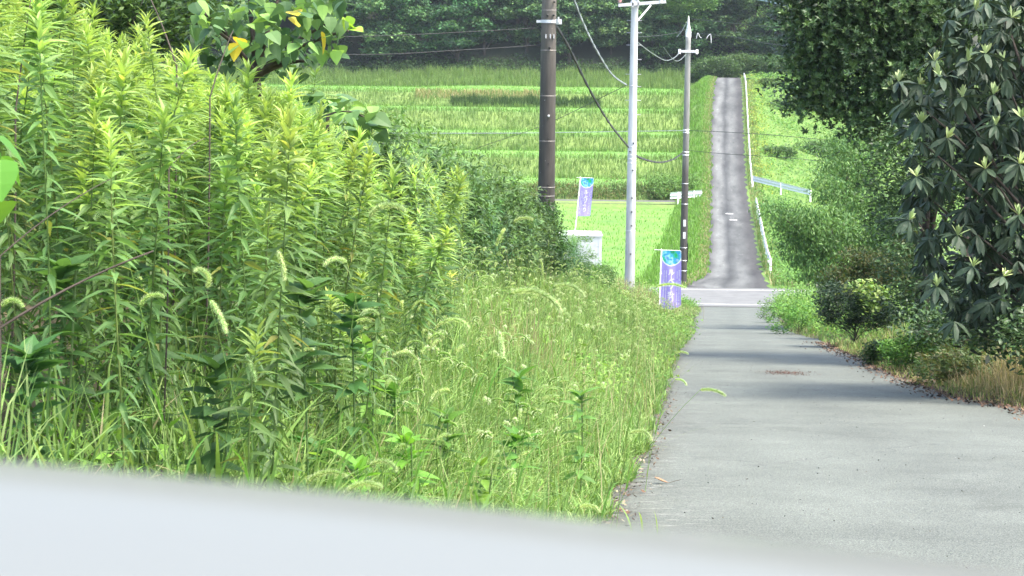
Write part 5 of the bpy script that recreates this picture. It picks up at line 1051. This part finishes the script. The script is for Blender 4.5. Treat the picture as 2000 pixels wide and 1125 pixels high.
# small shrubs on the right verge
for i, (px, py, d, rw, rh, cols, lab) in enumerate(((1785, 640, 31, .42, .5, WG, 'light green leafy shrub at the verge in front of the dark evergreens'), (1725, 650, 33, .25, .35, [(.06, .12, .04), (.09, .16, .05)], 'small dark sapling at the verge beside the dark rounded bush'), (1870, 655, 27, .5, .4, [(.15, .2, .07), (.2, .2, .08), (.1, .17, .05)], 'feathery yellowish shrub on the verge below the loquat'), (1560, 640, 50, .7, .75, WG, 'bright green bushy weed where the road narrows, right side'), (1530, 600, 62, .7, .7, WG[:3], 'leafy weed mound at the right corner of the crossing'))):
    b = at(px, py, d); O = np.array([b.x, d, float(H(b.x, d))]); bl = [((q * rw * .6, 0, rh * (.55 + .15 * (1 - abs(q)))), (rw * .6, rw * .6, rh * .55)) for q in (-1, 0, 1)]
    cr, cl = crown(960 + i, bl, 300, 9, L1, cols, .05, (.04, .075), .4); tree('shrub', lab, 'shrub', O, rh * .5, .012, cr, M_TREE, cl, 14, i)

# bushes inside and at the far end of the thicket
for i, (px, py, d, rw, rh, cols, T_, lab) in enumerate((
  (700, 430, 17, .55, 1.5, [(.09, .17, .06), (.12, .22, .07)], TN, 'dark leafy shrub swallowed by the goldenrod in the middle of the thicket'),
  (850, 500, 24, .6, 1.5, [(.09, .17, .06), (.13, .24, .075)], TN, 'rounded dark green shrub deep in the thicket above the yellow tipped goldenrod'),
  (930, 500, 30, .8, 1.7, [(.10, .19, .065), (.14, .25, .08)], TN, 'bulky green shrub toward the far end of the thicket'),
  (990, 510, 34, .7, 1.5, [(.08, .16, .055), (.11, .2, .065)], TN, 'shrub with hanging sprays just left of the bush by the brown pole'),
  (880, 420, 33, .9, 2.0, [(.13, .24, .08), (.17, .3, .10)], TN, 'taller paler shrub standing behind the thicket middle'),
  (760, 400, 26, .8, 2.0, [(.14, .26, .08), (.19, .33, .10)], TN, 'leafy shrub rising behind the goldenrod left of centre'),
  (1130, 560, 55, .9, .7, [(.10, .2, .06), (.14, .26, .08)], TN, 'low mixed bush in the verge between white shed and white pole'))):
    b = at(px, py, d); O = np.array([b.x, d, float(H(b.x, d))]); hh_ = rh
    bl = [((q * rw * .55, 0, hh_ * (.5 + .12 * w2)), (rw * .6, rw * .6, hh_ * .5)) for q, w2 in ((-1, -1), (0, 1), (1, 0))]
    cr, cl = crown(980 + i, bl, 900, 9, T_, cols, .06, (.06, .10), .55, elm=-.25); tree('shrub', lab, 'shrub', O, rh * .5, .02, cr, M_TREE, cl, 14, i)

for i, (px, py, d, rw, rh, lab) in enumerate(((1545, 250, 212, 2.2, 1.5, 'dark shrub patch in the upper middle of the creeper slope'), (1590, 215, 226, 2.6, 1.3, 'shrubby patch at the top right of the creeper slope'), (1500, 200, 228, 1.2, .8, 'small shrub near the top of the creeper slope by the guard rail'), (1600, 320, 188, 2.2, 1.4, 'shrub patch low on the creeper slope above the pale tree'), (1520, 320, 180, 1.3, .9, 'small shrub low on the creeper slope above the white rail'))):
    b = at(px, py, d); O = np.array([b.x, d, float(H(b.x, d))]); bl = [((q * rw * .5, 0, rh * .45), (rw * .6, rw * .6, rh * .5)) for q in (-1, 0, 1)]
    cr, cl = crown(1000 + i, bl, 500, 8, LF, [(.08, .16, .05), (.11, .2, .06)], .2, (.14, .24), .6); tree('bush', lab, 'bush', O, rh * .5, .05, cr, M_TREE, cl, 8, i)
# ------------------------------------------------------------------ air
m, t, o = mat('summer haze'); pv = N(t, 'ShaderNodeVolumePrincipled'); pv.inputs['Color'].default_value = (.80, .92, 1.0, 1); pv.inputs['Density'].default_value = HAZE; pv.inputs['Anisotropy'].default_value = .2
t.links.new(pv.outputs[0], o.inputs['Volume'])
hz = tag(obj('haze', mesh('haze', box(-500, 500, -60, 1300, -30, 330), m)), 'thin pale summer haze filling the air over the valley', 'haze', kind='stuff')
